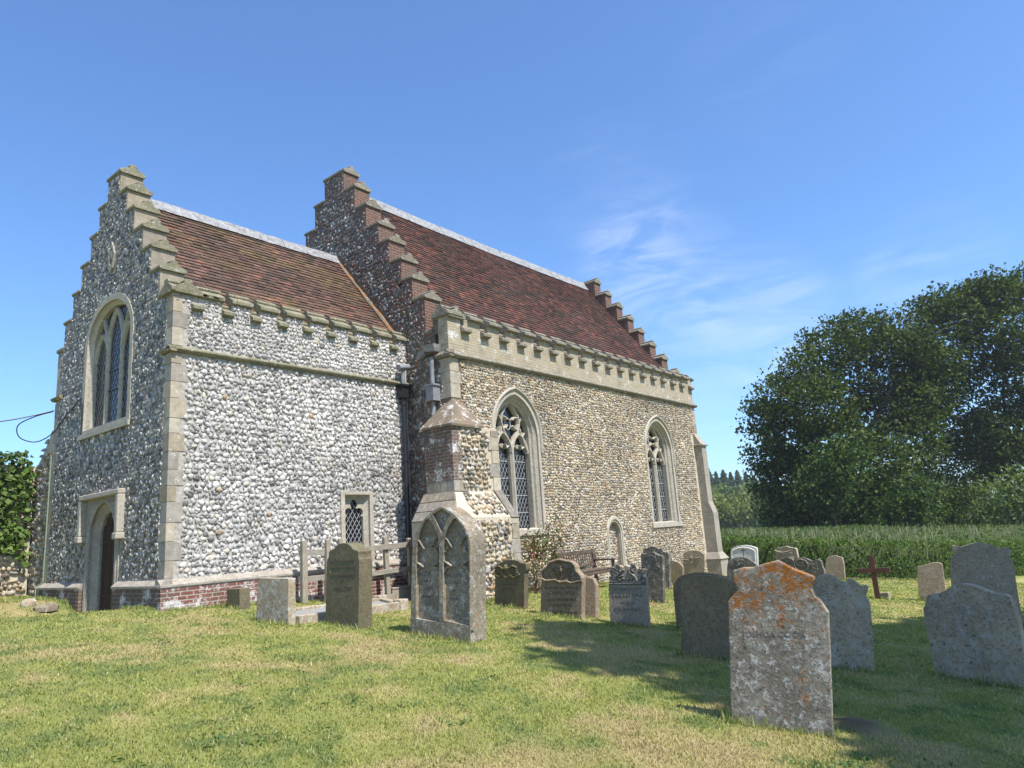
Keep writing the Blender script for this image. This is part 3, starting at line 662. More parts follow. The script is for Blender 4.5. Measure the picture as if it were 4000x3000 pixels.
# ---- nave windows with flowing tracery
def tracery_window(c, ci, out, o_, i_, sill, spring, apex_i, label, hood):
    w = MB(); w.prism([out, o_], -.02, .03, mN); w.loft(o_, .03, i_, .17, mN, True); w.loft(i_, .17, i_, .42, mN, True)
    mid = [((a[0]+b[0])/2, (a[1]+b[1])/2) for a, b in zip(o_, i_)]
    w.bar(mid[1:]+[mid[0]], .05, .07, .16, mN)
    w.box((c-1.0, NYS-.06, sill-.14), (c+1.0, NYS+.1, sill))
    if hood:
        hp = [p for p in out[2:] if p[1] > spring-.45]; hp = [(out[1][0], spring-.45)]+hp+[(out[0][0], spring-.45)]
        w.bar([(c+(u-c)*1.03, v+.02) for u, v in hp], .075, -.07, 0, mN)
    wo = w.build('window', M['lime_pale'], church); lab(wo, label)
    t = MB(); d0, d1 = .17, .32; hw = .66; sp = spring-.42; k = [0]
    def b(pts, wd, closed=False): t.bar(pts, wd, d0+.002*k[0], d1, mN, closed); k[0] += 1
    b([(ci, sill), (ci, sp+.1)], .12)
    Y0 = sp+.12
    for s in (-1, 1):
        b(arc(ci+s*hw/2, hw/2-.03, sp, sp+.48), .075)                            # cusped light heads
        b([(ci, Y0-.1), (ci+s*.05, Y0+.08), (ci+s*.17, Y0+.25), (ci+s*.30, Y0+.43), (ci+s*.36, Y0+.62), (ci+s*.33, Y0+.80), (ci+s*.2, Y0+.97), (ci+s*.08, Y0+1.10), (ci, Y0+1.27)], .085)   # ogee dagger
        b([(ci+s*.61, Y0-.05), (ci+s*.52, Y0+.15), (ci+s*.40, Y0+.38), (ci+s*.37, Y0+.5)], .075)
        b([(ci+s*.37, Y0+.66), (ci+s*.45, Y0+.78), (ci+s*.56, Y0+.72)], .06)
        b([(ci+s*.12, sp+.16), (ci+s*.22, sp+.10), (ci+s*.25, sp+.2)], .05); b([(ci+s*.5, sp+.16), (ci+s*.40, sp+.10), (ci+s*.37, sp+.2)], .05)
        b([(ci+s*.40, Y0+.34), (ci+s*.48, Y0+.30), (ci+s*.55, Y0+.40)], .05)
        # quatrefoil cusps
        b([(ci+s*.30, Y0+.46), (ci+s*.17, Y0+.50), (ci+s*.12, Y0+.56)], .065); b([(ci+s*.31, Y0+.78), (ci+s*.17, Y0+.76), (ci+s*.12, Y0+.70)], .065)
    t.build('tracery', M['lime_pale'], wo)
    g = MB(); g.prism([i_], .33, .35, mN); g.build('glass', M['glass'], wo)
    return wo
w1 = tracery_window(7.87, 7.9, n_out, n_o, n_i, .44, 2.75, 3.5, 'two-light traceried window beside the stepped buttress', True)
w3 = tracery_window(15.2, 15.23, e_out, e_o, e_i, .40, 2.7, 3.42, 'two-light traceried window near the east end', True)
for wo, ci, sill, sp in ((w1, 7.9, .5, 2.33), (w3, 15.23, .46, 2.28)):
    g = MB()
    for s in (-1, 1):
        lp = [(ci+s*.09, sill), (ci+s*.6, sill), (ci+s*.6, sp-.02), (ci+s*.09, sp-.02)]
        if s < 0: lp = lp[::-1]
        lattice(g, lp, ci-.7, ci+.7, sill, sp, .125, .215, .31, mN, .007)
        for v in np.arange(sill+.35, sp, .42): g.box((min(ci+s*.09, ci+s*.6), NYS+.30, v), (max(ci+s*.09, ci+s*.6), NYS+.318, v+.016))
    if wo is w1: g.tube([(ci+.11*math.cos(a*.5236), NYS+.3, 3.06+.15*math.sin(a*.5236)) for a in range(13)], .012, 6)
    g.build('leading', M['cames'], wo)
# niche dressings
nd = MB(); nd.prism([ni_o[1:2]+ni_o[2:], ni_i], -.02, .1, mN) if False else None
nd = MB(); nd.bar([(12.03+.385, -1.3), (12.03+.385, .2)]+arc(12.03, .385, .2, .61)[1:]+[(12.03-.385, .2), (12.03-.385, -1.3)], .16, -.03, .16, mN)
lab(nd.build('blocked_doorway', M['lime_pale'], church), 'narrow blocked doorway with a pale stone arch')
# ---- buttress at the south-west corner
bt = MB(); bx0, bx1, by0 = 5.05, 6.55, -1.92
bt.box((bx0+.02, by0+.02, 1.3), (bx1-.02, NYS+.02, 2.72)); bt.box((bx0+.02, NYS, 1.3), (L_+.02, -1.08, 2.72))
bt.box((4.67, -2.35, -1.7), (bx1-.02, NYS+.02, .74)); bt.box((4.67, NYS, -1.7), (L_+.02, -1.0, .74))
bt.hexa([(4.67, -2.35, .74), (bx1-.02, -2.35, .74), (bx1-.02, NYS, .74), (4.67, NYS, .74)], [(bx0+.02, by0+.02, 1.3), (bx1-.02, by0+.02, 1.3), (bx1-.02, NYS, 1.3), (bx0+.02, NYS, 1.3)])
bt.hexa([(4.67, NYS, .738), (L_, NYS, .738), (L_, -1.0, .738), (4.67, -1.0, .738)], [(bx0+.02, NYS, 1.298), (L_, NYS, 1.298), (L_, -1.08, 1.298), (bx0+.02, -1.08, 1.298)])
bt.hexa([(6.0, by0+.02, 2.70), (bx1-.02, by0+.02, 2.70), (bx1-.02, NYS, 2.70), (6.0, NYS, 2.70)], [(5.9, NYS-.03, 3.30), (bx1-.2, NYS-.03, 3.05), (bx1-.2, NYS, 3.05), (5.9, NYS, 3.30)])
bto = bt.build('buttress', M['mortar_cream'], church); lab(bto, 'stepped corner buttress with a brick upper stage')
reg = lambda a, b, c_, d: (lambda u, v, r: (u-r > a) & (u+r < b) & (v-r > c_) & (v+r < d))
B1 = flints(5.2, bx1, 1.3, 2.75, .10, 1.15, .045, reg(5.27, 6.24, 1.32, 2.68), PAL_N, mapS(by0+.02), 51, gap=.04)
B2 = flints(4.7, bx1, -1.5, .74, .105, 1.1, .045, reg(4.9, 6.3, -1.5, .72), PAL_N, mapS(-2.35), 52, gap=.04)
slp = lambda u, v, d: (u, -2.35+.45*(v-.74)/.58+d*.8, v-d*.6)
B3 = flints(4.7, bx1, .74, 1.3, .10, 1.1, .04, reg(5.2, 6.3, .76, 1.28), PAL_N, slp, 53, gap=.03)
B4 = flints(6.0, bx1, 2.7, 3.1, .1, 1.1, .04, reg(6.0, 6.5, 2.72, 3.05), PAL_N, lambda u, v, d: (u, by0+.02+.5*(v-2.7)/.45+d, v), 54)
flint_part('flint_facing', [B1, B2, B3, B4], M['pebble'], bto, False)
bb = MB(); bb.box((bx0, by0, 1.55), (bx0+.22, -1.09, 2.70)); bb.box((bx0+.219, by0+.001, 1.55), (bx0+.3, by0+.1, 2.70)); lab(bb.build('brickwork', M['brick_weather'], bto), 'brick upper stage')
ba = MB()
def blk(a, b): ba.cur = quoin_col(); ba.box(a, b)
y = by0+.003
for k in range(4): blk((bx0+.004, y+.21*k, 1.31), (bx0+.2, y+.21*(k+1)-.01, 1.545))
blk((bx0+.2, by0-.002, 1.31), (bx0+.42, by0+.1, 1.545))
z = 1.32; k = 0
while z < 2.66:
    h = min(.3, 2.68-z); blk((bx1-(.34 if k % 2 else .24), by0-.005, z+.004), (bx1+.004, by0+.3, z+h-.004)); z += h; k += 1
z = -1.6; k = 0
while z < .68:
    h = min(.31, .7-z); blk((bx1-(.34 if k % 2 else .24), -2.375, z+.004), (bx1+.004, -2.0, z+h-.004)); blk((4.645, -2.375, z+.004), (4.645+(.2 if k % 2 else .3), -2.375+(.36 if k % 2 else .22), z+h-.004)); z += h; k += 1
def slab(P):  # sloped dressed stones
    n = np.cross(np.array(P[1])-np.array(P[0]), np.array(P[3])-np.array(P[0])); n = n/np.linalg.norm(n)
    ba.cur = tuple(.72*q for q in quoin_col()); ba.hexa([tuple(np.array(p)-n*.03) for p in P], [tuple(np.array(p)+n*.03) for p in P])
slab([(bx1-.25, -2.37, .70), (bx1, -2.37, .70), (bx1, by0, 1.32), (bx1-.25, by0, 1.32)])
for a in range(3):
    t0, t1 = a/3+.01, (a+1)/3-.01
    for (ya0, ya1) in ((-2.36, -1.75), (-1.74, -1.02)):
        f = lambda t, yy: (4.66+.39*t, max(yy, -2.36+.44*t) if yy < -2 else yy, .72+.58*t)
        slab([f(t0, ya1), f(t0, ya0), f(t1, ya0), f(t1, ya1)])
ba.build('dressed_stone', M['quoin'], bto, col=True, bevel=.008)
# tiled cap of the buttress
tc_ = MB(); ap = (L_+.02, NYS-.02, 3.43)
A0, A1, A2 = (bx0-.06, -1.02, 2.74), (bx0-.06, by0-.06, 2.74), (6.02, by0-.06, 2.74); apn = (L_-.0, -1.02, 3.25); ape = (5.95, NYS+.0, 3.36)
tc_.add([A0, A1, A2, ap, apn, ape], [(0, 1, 3, 4), (1, 2, 5, 3)]); tc_.add([(p[0], p[1], p[2]-.05) for p in (A0, A1, A2)]+[A0, A1, A2], [(0, 1, 4, 3), (1, 2, 5, 4)])
lab(tc_.build('weathering', brick_mat('mossy_roof_tile', (.215, .15, .10), (.19, .155, .105), (.17, .15, .11), .17, .09, lime=.2, dirt=.7), bto, recalc=False), 'mossy tiled cap of the buttress')
# ---- east buttress
eb = MB(); x0, x1 = 17.86, E_+.03
eb.box((x0+.004, NYS-.28, .60), (x1-.004, NYS+.02, 3.0)); eb.hexa([(x0, NYS-.28, 3.0), (x1, NYS-.28, 3.0), (x1, NYS, 3.0), (x0, NYS, 3.0)], [(x0, NYS-.03, 3.42), (x1, NYS-.03, 3.42), (x1, NYS, 3.42), (x0, NYS, 3.42)])
eb.box((x0-.06, NYS-.34, 2.96), (x1+.06, NYS, 3.02))
eb.box((x0-.001, NYS-.42, -.72), (x1+.001, NYS+.02, .62)); eb.hexa([(x0, NYS-.42, .62), (x1, NYS-.42, .62), (x1, NYS, .62), (x0, NYS, .62)], [(x0, NYS-.27, 1.05), (x1, NYS-.27, 1.05), (x1, NYS, 1.05), (x0, NYS, 1.05)])
eb.box((x0-.1, NYS-.52, -1.8), (x1+.12, NYS+.02, -.932)); eb.hexa([(x0-.13, NYS-.56, -.93), (x1+.16, NYS-.56, -.93), (x1+.16, NYS, -.93), (x0-.13, NYS, -.93)], [(x0-.01, NYS-.43, -.70), (x1+.01, NYS-.43, -.70), (x1+.01, NYS, -.70), (x0-.01, NYS, -.70)])
lab(eb.build('buttress', M['lime'], church, bevel=.012), 'stone buttress at the far east corner')
# ---- roofs: tiles laid in courses
def tiles(x0, x1, eave, ridge, pal_, seed, gauge=.135, tw=.19, sag=0.):
    """eave, ridge: (y,z). South slope. Every tile is a thin slab tilted over the course below."""
    r = np.random.default_rng(seed); e = np.array(eave); t = np.array(ridge)-e; Ls = np.hypot(*t); t = t/Ls; nrm = np.array((t[1]*-1, t[0]))
    rows = int(Ls/gauge)+1; cols = int((x1-x0)/tw)+1
    I, J = np.meshgrid(np.arange(rows), np.arange(cols+1), indexing='ij'); I = I.ravel(); J = J.ravel(); n = len(I)
    xa = x0+(J-.5*(I % 2))*tw; xb = xa+tw*.975; xa = np.clip(xa, x0, x1); xb = np.clip(xb, x0, x1); ok = xb-xa > .02; I, xa, xb = I[ok], xa[ok], xb[ok]; n = len(I)
    s0 = I*gauge+(r.random(n)-.5)*.012; s1 = np.minimum(s0+gauge*1.5, Ls); dip = -.035*np.sin(np.pi*(s0/Ls))*1.0
    lift = r.random(n)*.016+.034; tk = .022; tw_ = (r.random(n)-.5)*.012
    def P(x, s, h): return np.stack([x, e[0]+t[0]*s+nrm[0]*h, e[1]+t[1]*s+nrm[1]*h], -1)
    sagx = sag*np.sin(np.pi*(xa-x0)/(x1-x0))
    tilt = (r.random(n)-.5)*.008; h0 = lift+dip+tilt; h1 = .004+dip
    V = np.stack([P(xa, s0+tw_, h0), P(xb, s0-tw_, h0+tw_*.6), P(xb, s1, h1), P(xa, s1, h1), P(xa, s0+tw_, h0-tk-.012), P(xb, s0-tw_, h0-tk-.012)], 1)
    V[..., 2] -= sagx[:, None]
    F = (np.array([(0, 1, 2, 3), (0, 4, 5, 1), (0, 3, 4, 4), (1, 5, 2, 2)])[:2][None]+(np.arange(n)*6)[:, None, None]).reshape(-1, 4)
    c = pal_(r, n, xa, s0); C = np.repeat(c[:, None, :], 6, 1)
    return V.reshape(-1, 3), F, C.reshape(-1, 3)
def tile_pal(entries, moss, mcol):
    base = pal(entries, .3)
    def f(r, n, U, V):
        c = base(r, n, U, V); m = np.clip((fbm(U*1.1+3, V*1.5+7, 4)-.42)*3, 0, 1)[:, None]*moss; m = m*(.2+.8*r.random((n, 1))); return c*(1-m)+np.array(mcol)*m
    return f
TP1 = tile_pal([(45, (.158, .092, .070)), (26, (.118, .075, .060)), (19, (.185, .102, .076)), (3.5, (.26, .12, .08)), (9, (.085, .062, .05))], .8, (.19, .145, .06))
TP2 = tile_pal([(34, (.135, .066, .053)), (30, (.10, .056, .048)), (18, (.17, .075, .058)), (7, (.25, .095, .066)), (12, (.07, .053, .047))], .45, (.075, .065, .042))
RC = (2.62, 7.92); EC = (.15, 5.02)
V, F, C = tiles(.44, L_, EC, RC, TP1, 61); r1 = mesh_np('roof', V, F, M['tile'], church, C); lab(r1, 'brown mossy tiled roof of the lower chapel')
RN = (2.5, 10.0); EN = (-1.18, 5.22)
V, F, C = tiles(L_+.49, E_-.44, EN, RN, TP2, 62, .135, .19, .05); r2 = mesh_np('roof', V, F, M['tile'], church, C); lab(r2, 'long dark red tiled roof of the nave')
def under(mb, x0, x1, e, rdg, yn, zn):
    mb.add([(x0, e[0], e[1]-.2), (x1, e[0], e[1]-.2), (x1, rdg[0], rdg[1]-.2), (x0, rdg[0], rdg[1]-.2), (x0, yn, zn), (x1, yn, zn)], [(0, 1, 2, 3), (3, 2, 5, 4)])
u = MB(); under(u, .44, L_, EC, RC, 5.3, 5.05); u.build('roof_boarding', M['brick'], r1)
u = MB(); under(u, L_+.49, E_-.44, EN, RN, 6.4, 5.2); u.build('roof_boarding', M['brick'], r2)
def ridge(x0, x1, R, drop, slope, sag, name, parent):
    m = MB(); prof = [(-drop, -drop*slope+.05), (-.1, -.08+.07), (-.06, .06), (-.03, .1), (.03, .1), (.06, .06), (.1, -.01), (drop, -drop*slope+.05)]; n = 24; k = len(prof)
    for i in range(n+1):
        x = x0+(x1-x0)*i/n; sg = sag*math.sin(math.pi*i/n); j = random.uniform(-.012, .012)
        m.v += [(x, R[0]+a, R[1]+b+.03-sg+(j if 0 < q < k-1 else j*.6)) for q, (a, b) in enumerate(prof)]; m.c += [(1, 1, 1)]*k
    m.f = [(i*k+q, i*k+q+1, (i+1)*k+q+1, (i+1)*k+q) for i in range(n) for q in range(k-1)]
    m.f += [tuple(range(k)), tuple(n*k+q for q in reversed(range(k)))]
    for i in range(1, n, 3):
        x = x0+(x1-x0)*i/n; sg = sag*math.sin(math.pi*i/n); m.tube([(x, R[0]+a, R[1]+b+.035-sg) for a, b in prof], .014, 5)
    o = m.build(name, M['lead'], parent, recalc=True); return o
ridge(.43, L_+.02, (RC[0], RC[1]), .19, 1.16, 0., 'lead_ridge', r1); ridge(L_+.45, E_-.4, RN, .25, 1.28, .05, 'lead_ridge', r2)
# mortar fillet with orange lichen where the chapel roof meets the nave gable
fl = MB(); fl.tube([(L_-.03, EC[0]+(RC[0]-EC[0])*t, EC[1]+(RC[1]-EC[1])*t+.05+random.uniform(-.012, .012)) for t in np.linspace(.05, .93, 14)], [.045+random.uniform(-.012, .02) for _ in range(14)], 6)
lab(fl.build('roof_fillet', stone_mat('lichened_fillet', (.27, .23, .16), (.16, .13, .09), .2, .75, .1), r1), 'lichened mortar fillet')
# ---- rainwater pipes
rp = MB(); px_, py_ = 5.36, -.13
rp.tube([(px_, py_, 3.62), (px_, py_, -.75)], .055, 12)
for z in (3.5, 2.2, 1.15, .1): rp.tube([(px_, py_, z-.045), (px_, py_, z+.045)], .075, 12)
rp.box((px_-.13, py_-.11, 3.62), (px_+.13, py_+.09, 3.9)); rp.box((px_-.16, py_-.14, 3.88), (px_+.16, py_+.12, 3.93))
rpo = rp.build('downpipe', M['iron'], church, smooth=True); lab(rpo, 'black iron downpipe in the corner between chapel and nave')
lp = MB(); lp.tube([(px_, py_, 3.92), (px_, py_, 4.32)], .05, 10); lp.tube([(px_-.16, py_-.03, 4.33), (px_+.16, py_-.03, 4.38)], .075, 10); lp.build('lead_outlet', M['lead_dark'], rpo, smooth=True)
hx, hy = L_-.13, -.98
h = MB(); h.box((hx-.11, hy-.12, 3.42), (hx+.11, hy+.12, 3.78)); h.box((hx-.14, hy-.15, 3.76), (hx+.14, hy+.15, 3.80)); h.tube([(hx, hy, 3.42), (hx, hy, 3.2), (hx-.02, hy+.0, 3.1), (hx, hy, 2.6)], .045, 10)
h.tube([(hx, hy, 3.78), (hx, hy, 4.44)], .05, 10)
hh = h.build('downpipe', M['lead_dark'], church, smooth=False); lab(hh, 'grey lead hopper and pipe beside the nave corner')
h = MB(); h.hexa([(hx-.05, hy-.16, 4.56), (hx+.1, hy-.16, 4.56), (hx+.1, hy+.2, 4.6), (hx-.05, hy+.2, 4.6)], [(hx-.12, hy-.2, 4.72), (hx+.13, hy-.2, 4.72), (hx+.13, hy+.22, 4.74), (hx-.12, hy+.22, 4.74)])
h.hexa([(hx-.04, hy+.2, 4.56), (hx+.06, hy+.2, 4.56), (hx+.06, hy+.42, 4.44), (hx-.04, hy+.42, 4.44)], [(hx-.08, hy+.2, 4.7), (hx+.1, hy+.2, 4.7), (hx+.1, hy+.42, 4.55), (hx-.08, hy+.42, 4.55)])
h.build('lead_outlet', M['lead'], hh)
lc = MB(); lc.tube([(-.03, W_-.02, 2.7), (-.03, W_-.02, .02), (-.14, W_+.03, -.12), (-.14, W_+.03, -.5)], .014, 6); lab(lc.build('lightning_tape', M['copper'], church), 'thin pale green conductor down the west corner')
STONES={
's1':{"p":[0.956,-0.498,-0.574],"a":-88.0,"o":[[-0.2,0.014],[-0.219,0.328],[0.178,0.332],[0.199,-0.014]]},
's2':{"p":[0.497,-2.39,-0.708],"a":-84.5,"o":[[-0.375,0.032],[-0.355,0.566],[-0.308,0.662],[0.376,0.638],[0.375,-0.032]]},
's3':{"p":[1.051,-3.327,-0.81],"a":-89.6,"o":[[-0.383,0.032],[-0.328,0.852],[-0.325,0.976],[-0.273,1.005],[-0.271,1.103],[-0.151,1.119],[-0.1,1.169],[-0.007,1.199],[0.093,1.204],[0.191,1.187],[0.27,1.143],[0.309,1.092],[0.425,1.085],[0.418,0.998],[0.447,0.933],[0.383,-0.032]],"e":{"t":[[0.053,0.944],[0.067,0.853],[0.072,0.743],[0.078,0.663],[0.059,0.564]]}},
's4':{"p":[1.379,-5.027,-0.964],"a":-86.7,"o":[[-0.542,0.046],[-0.449,1.181],[-0.414,1.334],[-0.343,1.473],[-0.239,1.577],[-0.109,1.672],[0.018,1.734],[0.141,1.763],[0.275,1.709],[0.403,1.612],[0.512,1.505],[0.586,1.396],[0.62,1.297],[0.628,1.187],[0.58,0.612],[0.542,-0.046]],"e":{"l":[[-0.425,0.258],[-0.371,1.178],[-0.331,1.356],[-0.251,1.507],[-0.128,1.634],[-0.021,1.519],[0.05,1.388],[0.072,1.235],[0.006,0.216]],"r":[[0.091,0.241],[0.135,1.183],[0.176,1.356],[0.261,1.489],[0.369,1.608],[0.479,1.501],[0.567,1.36],[0.607,1.188],[0.526,0.177]],"c":[[-0.03,1.666],[0.139,1.731],[0.305,1.65],[0.213,1.542],[0.119,1.397],[0.041,1.54]]}},
's5':{"p":[4.922,-3.309,-0.983],"a":-94.4,"o":[[-0.384,0.03],[-0.316,0.65],[-0.259,0.818],[-0.196,0.799],[-0.098,0.841],[0.053,0.871],[0.272,0.858],[0.409,0.792],[0.509,0.802],[0.503,0.665],[0.448,0.64],[0.384,-0.03]],"e":{"k":[[0.072,0.671]],"a":[[-0.285,0.649]]}},
's6':{"p":[4.68,-4.665,-1.083],"a":-90.0,"o":[[-0.435,0.036],[-0.365,0.614],[-0.331,0.649],[-0.337,0.721],[-0.303,0.781],[-0.19,0.826],[-0.16,0.904],[-0.043,0.924],[0.066,0.953],[0.197,0.924],[0.343,0.902],[0.409,0.836],[0.408,0.755],[0.468,0.707],[0.519,0.649],[0.511,0.568],[0.435,-0.036]],"e":{"pan":[[-0.324,0.637],[-0.258,0.6],[-0.151,0.599],[-0.043,0.61],[0.073,0.567],[0.208,0.583],[0.307,0.553],[0.396,0.57],[0.502,0.591]],"rec":[[-0.293,0.72],[-0.137,0.825],[-0.123,0.885],[0.047,0.922],[0.196,0.906],[0.369,0.872],[0.379,0.755],[0.466,0.684],[0.4,0.604],[0.226,0.618],[0.077,0.608],[-0.07,0.645],[-0.253,0.648]],"t":[[0.056,0.468],[0.047,0.38],[0.044,0.269],[0.019,0.17],[0.008,0.06]],"face":[[0.108,0.772]],"gr":[[-0.2,0.719],[0.344,0.628]]}},
's6b':{"p":[4.902,-5.082,-1.127],"a":-85.4,"o":[[-0.03,0.003],[0.031,0.616],[0.096,0.65],[0.155,0.626],[0.191,0.578],[0.149,0.429],[0.03,-0.003]]},
's7':{"p":[4.596,-6.073,-1.195],"a":-83.3,"o":[[-0.331,0.029],[-0.301,0.629],[-0.277,0.673],[-0.279,0.717],[-0.237,0.761],[-0.268,0.828],[-0.256,0.883],[-0.185,0.897],[-0.144,0.935],[-0.087,0.944],[-0.046,0.921],[-0.012,0.898],[0.01,0.93],[0.059,0.928],[0.099,0.9],[0.127,0.932],[0.187,0.93],[0.219,0.89],[0.253,0.868],[0.373,0.87],[0.361,0.821],[0.317,0.801],[0.358,0.735],[0.367,0.66],[0.352,0.628],[0.331,-0.029]],"e":{"pan":[[-0.273,0.651],[0.359,0.639]],"t":[[0.026,0.564],[0.015,0.461],[0.003,0.348],[-0.008,0.245]],"c":[[-0.11,0.901],[0.172,0.897],[-0.217,0.716],[0.317,0.693],[0.021,0.743]]}},
's8':{"p":[8.008,-4.654,-1.232],"a":-90.0,"o":[[-0.225,0.026],[-0.202,0.968],[-0.159,1.017],[-0.079,0.985],[0.008,1.021],[0.108,1.026],[0.168,0.984],[0.23,0.954],[0.31,0.944],[0.316,0.866],[0.227,-0.026]]},
's8b':{"p":[11.138,-3.057,-1.242],"a":-87.9,"o":[[-0.343,0.029],[-0.298,1.028],[-0.201,0.997],[-0.116,1.038],[-0.014,1.06],[0.081,1.03],[0.153,0.975],[0.252,0.988],[0.262,0.901],[0.423,0.877],[0.416,0.739],[0.343,-0.029]]},
's9b':{"p":[12.586,-2.791,-1.285],"a":-88.0,"o":[[-0.232,0.025],[-0.146,0.656],[0.049,0.641],[0.208,0.59],[0.28,0.514],[0.322,0.439],[0.234,-0.026]]},
's9':{"p":[14.307,-2.546,-1.343],"a":-90.0,"o":[[-0.324,0.043],[-0.243,0.773],[-0.197,0.816],[-0.092,0.857],[-0.01,0.881],[0.149,0.884],[0.3,0.843],[0.372,0.796],[0.439,0.75],[0.331,-0.044]]},
's10':{"p":[2.859,-8.25,-1.295],"a":-82.6,"o":[[-0.386,0.034],[-0.294,0.929],[-0.261,0.96],[-0.132,0.989],[0.047,0.991],[0.198,0.97],[0.343,0.925],[0.418,0.851],[0.472,0.779],[0.386,-0.034]]},
's10b':{"p":[4.978,-7.254,-1.309],"a":-84.0,"o":[[-0.52,0.024],[-0.515,0.727],[-0.453,0.766],[-0.371,0.844],[-0.195,0.88],[-0.053,0.887],[0.166,0.857],[0.299,0.828],[0.529,0.746],[0.57,0.656],[0.507,-0.023]]},
's11':{"p":[0.321,-9.968,-1.322],"a":-77.8,"o":[[-0.389,0.035],[-0.292,0.999],[-0.243,1.046],[-0.199,1.088],[-0.205,1.112],[-0.227,1.17],[-0.221,1.251],[-0.137,1.272],[-0.051,1.271],[0.047,1.298],[0.153,1.32],[0.229,1.277],[0.296,1.233],[0.364,1.207],[0.422,1.182],[0.428,1.159],[0.4,1.114],[0.391,1.087],[0.409,1.023],[0.447,0.986],[0.467,0.941],[0.49,0.896],[0.457,0.577],[0.389,-0.035]]},
's12':{"p":[3.355,-9.626,-1.43],"a":-78.0,"o":[[-0.342,0.002],[-0.277,0.73],[-0.229,0.796],[-0.25,0.877],[-0.213,0.956],[-0.156,1.035],[-0.1,1.067],[-0.034,1.078],[0.039,1.056],[0.096,1.014],[0.152,0.966],[0.196,1.011],[0.257,1.003],[0.31,0.942],[0.342,0.915],[0.377,0.94],[0.403,0.914],[0.381,0.849],[0.355,0.798],[0.392,0.759],[0.386,0.605],[0.33,-0.002]]},
's13':{"p":[14.786,-3.884,-1.474],"a":-83.3,"o":[[-0.383,0.033],[-0.291,0.956],[-0.22,1.014],[-0.052,1.068],[0.128,1.081],[0.301,1.052],[0.451,0.993],[0.481,0.957],[0.383,-0.033]],"e":{"c":[[0.079,0.905]]}},
's14':{"p":[13.179,-4.454,-1.448],"a":-90.6,"o":[[-0.408,0.033],[-0.35,0.532],[-0.302,0.693],[-0.212,0.771],[-0.088,0.792],[0.105,0.818],[0.252,0.774],[0.358,0.691],[0.435,0.642],[0.476,0.577],[0.408,-0.033]]},
's15':{"p":[18.388,-3.842,-1.633],"a":-98.1,"o":[[-0.395,0.03],[-0.227,0.969],[-0.072,0.994],[0.127,1.027],[0.287,0.963],[0.463,0.948],[0.472,0.801],[0.486,0.626],[0.395,-0.03]]},
's16':{"p":[16.749,-5.039,-1.657],"a":-92.2,"o":[[-0.476,0.038],[-0.388,0.635],[-0.312,0.706],[-0.233,0.74],[-0.064,0.753],[0.077,0.713],[0.193,0.639],[0.309,0.689],[0.45,0.668],[0.469,0.561],[0.471,0.455],[0.516,0.401],[0.476,-0.038]],"e":{"c":[[-0.13,0.556]]}},
's16b':{"p":[17.562,-4.156,-1.621],"a":-107.3,"o":[[-0.352,0.023],[-0.274,0.558],[-0.231,0.605],[-0.096,0.652],[0.115,0.688],[0.245,0.659],[0.317,0.555],[0.352,-0.023]]},
's17':{"p":[19.337,-5.059,-1.775],"a":-88.0,"o":[[-0.302,0.038],[-0.198,0.675],[-0.053,0.739],[0.105,0.773],[0.23,0.72],[0.357,0.686],[0.307,-0.039]]},
'cross':{"p":[13.385,-7.694,-1.723],"a":-75.0,"o":[[-0.048,0.005],[0.002,0.901],[0.08,0.897],[0.048,-0.005]],"e":{"arm":[[-0.267,0.644],[-0.281,0.55],[0.365,0.619],[0.352,0.534]]}},
'plaque':{"p":[13.537,-7.805,-1.739],"a":-122.0,"o":[[-0.101,0.005],[-0.068,0.157],[0.126,0.153],[0.101,-0.005]]},
's19':{"p":[13.85,-8.762,-1.832],"a":-84.0,"o":[[-0.267,0.057],[-0.224,0.782],[-0.114,0.813],[0.039,0.854],[0.19,0.891],[0.289,0.869],[0.335,0.833],[0.279,-0.059]]},
's20':{"p":[10.0,-10.302,-1.785],"a":-72.7,"o":[[-0.516,0.047],[-0.468,0.765],[-0.41,1.159],[-0.333,1.228],[-0.353,1.301],[-0.346,1.392],[-0.287,1.407],[-0.23,1.358],[-0.163,1.373],[-0.027,1.42],[0.119,1.429],[0.254,1.386],[0.38,1.299],[0.462,1.321],[0.551,1.298],[0.552,1.218],[0.512,1.167],[0.564,1.068],[0.529,0.658],[0.516,-0.047]]},
's21':{"p":[3.761,-10.919,-1.555],"a":-101.2,"o":[[-0.445,0.032],[-0.471,0.753],[-0.43,0.799],[-0.4,0.912],[-0.29,0.925],[-0.211,0.949],[-0.127,1.01],[-0.04,1.039],[0.041,1.039],[0.137,1.014],[0.209,0.977],[0.298,0.937],[0.429,0.929],[0.449,0.837],[0.475,0.623],[0.445,-0.032]]}}
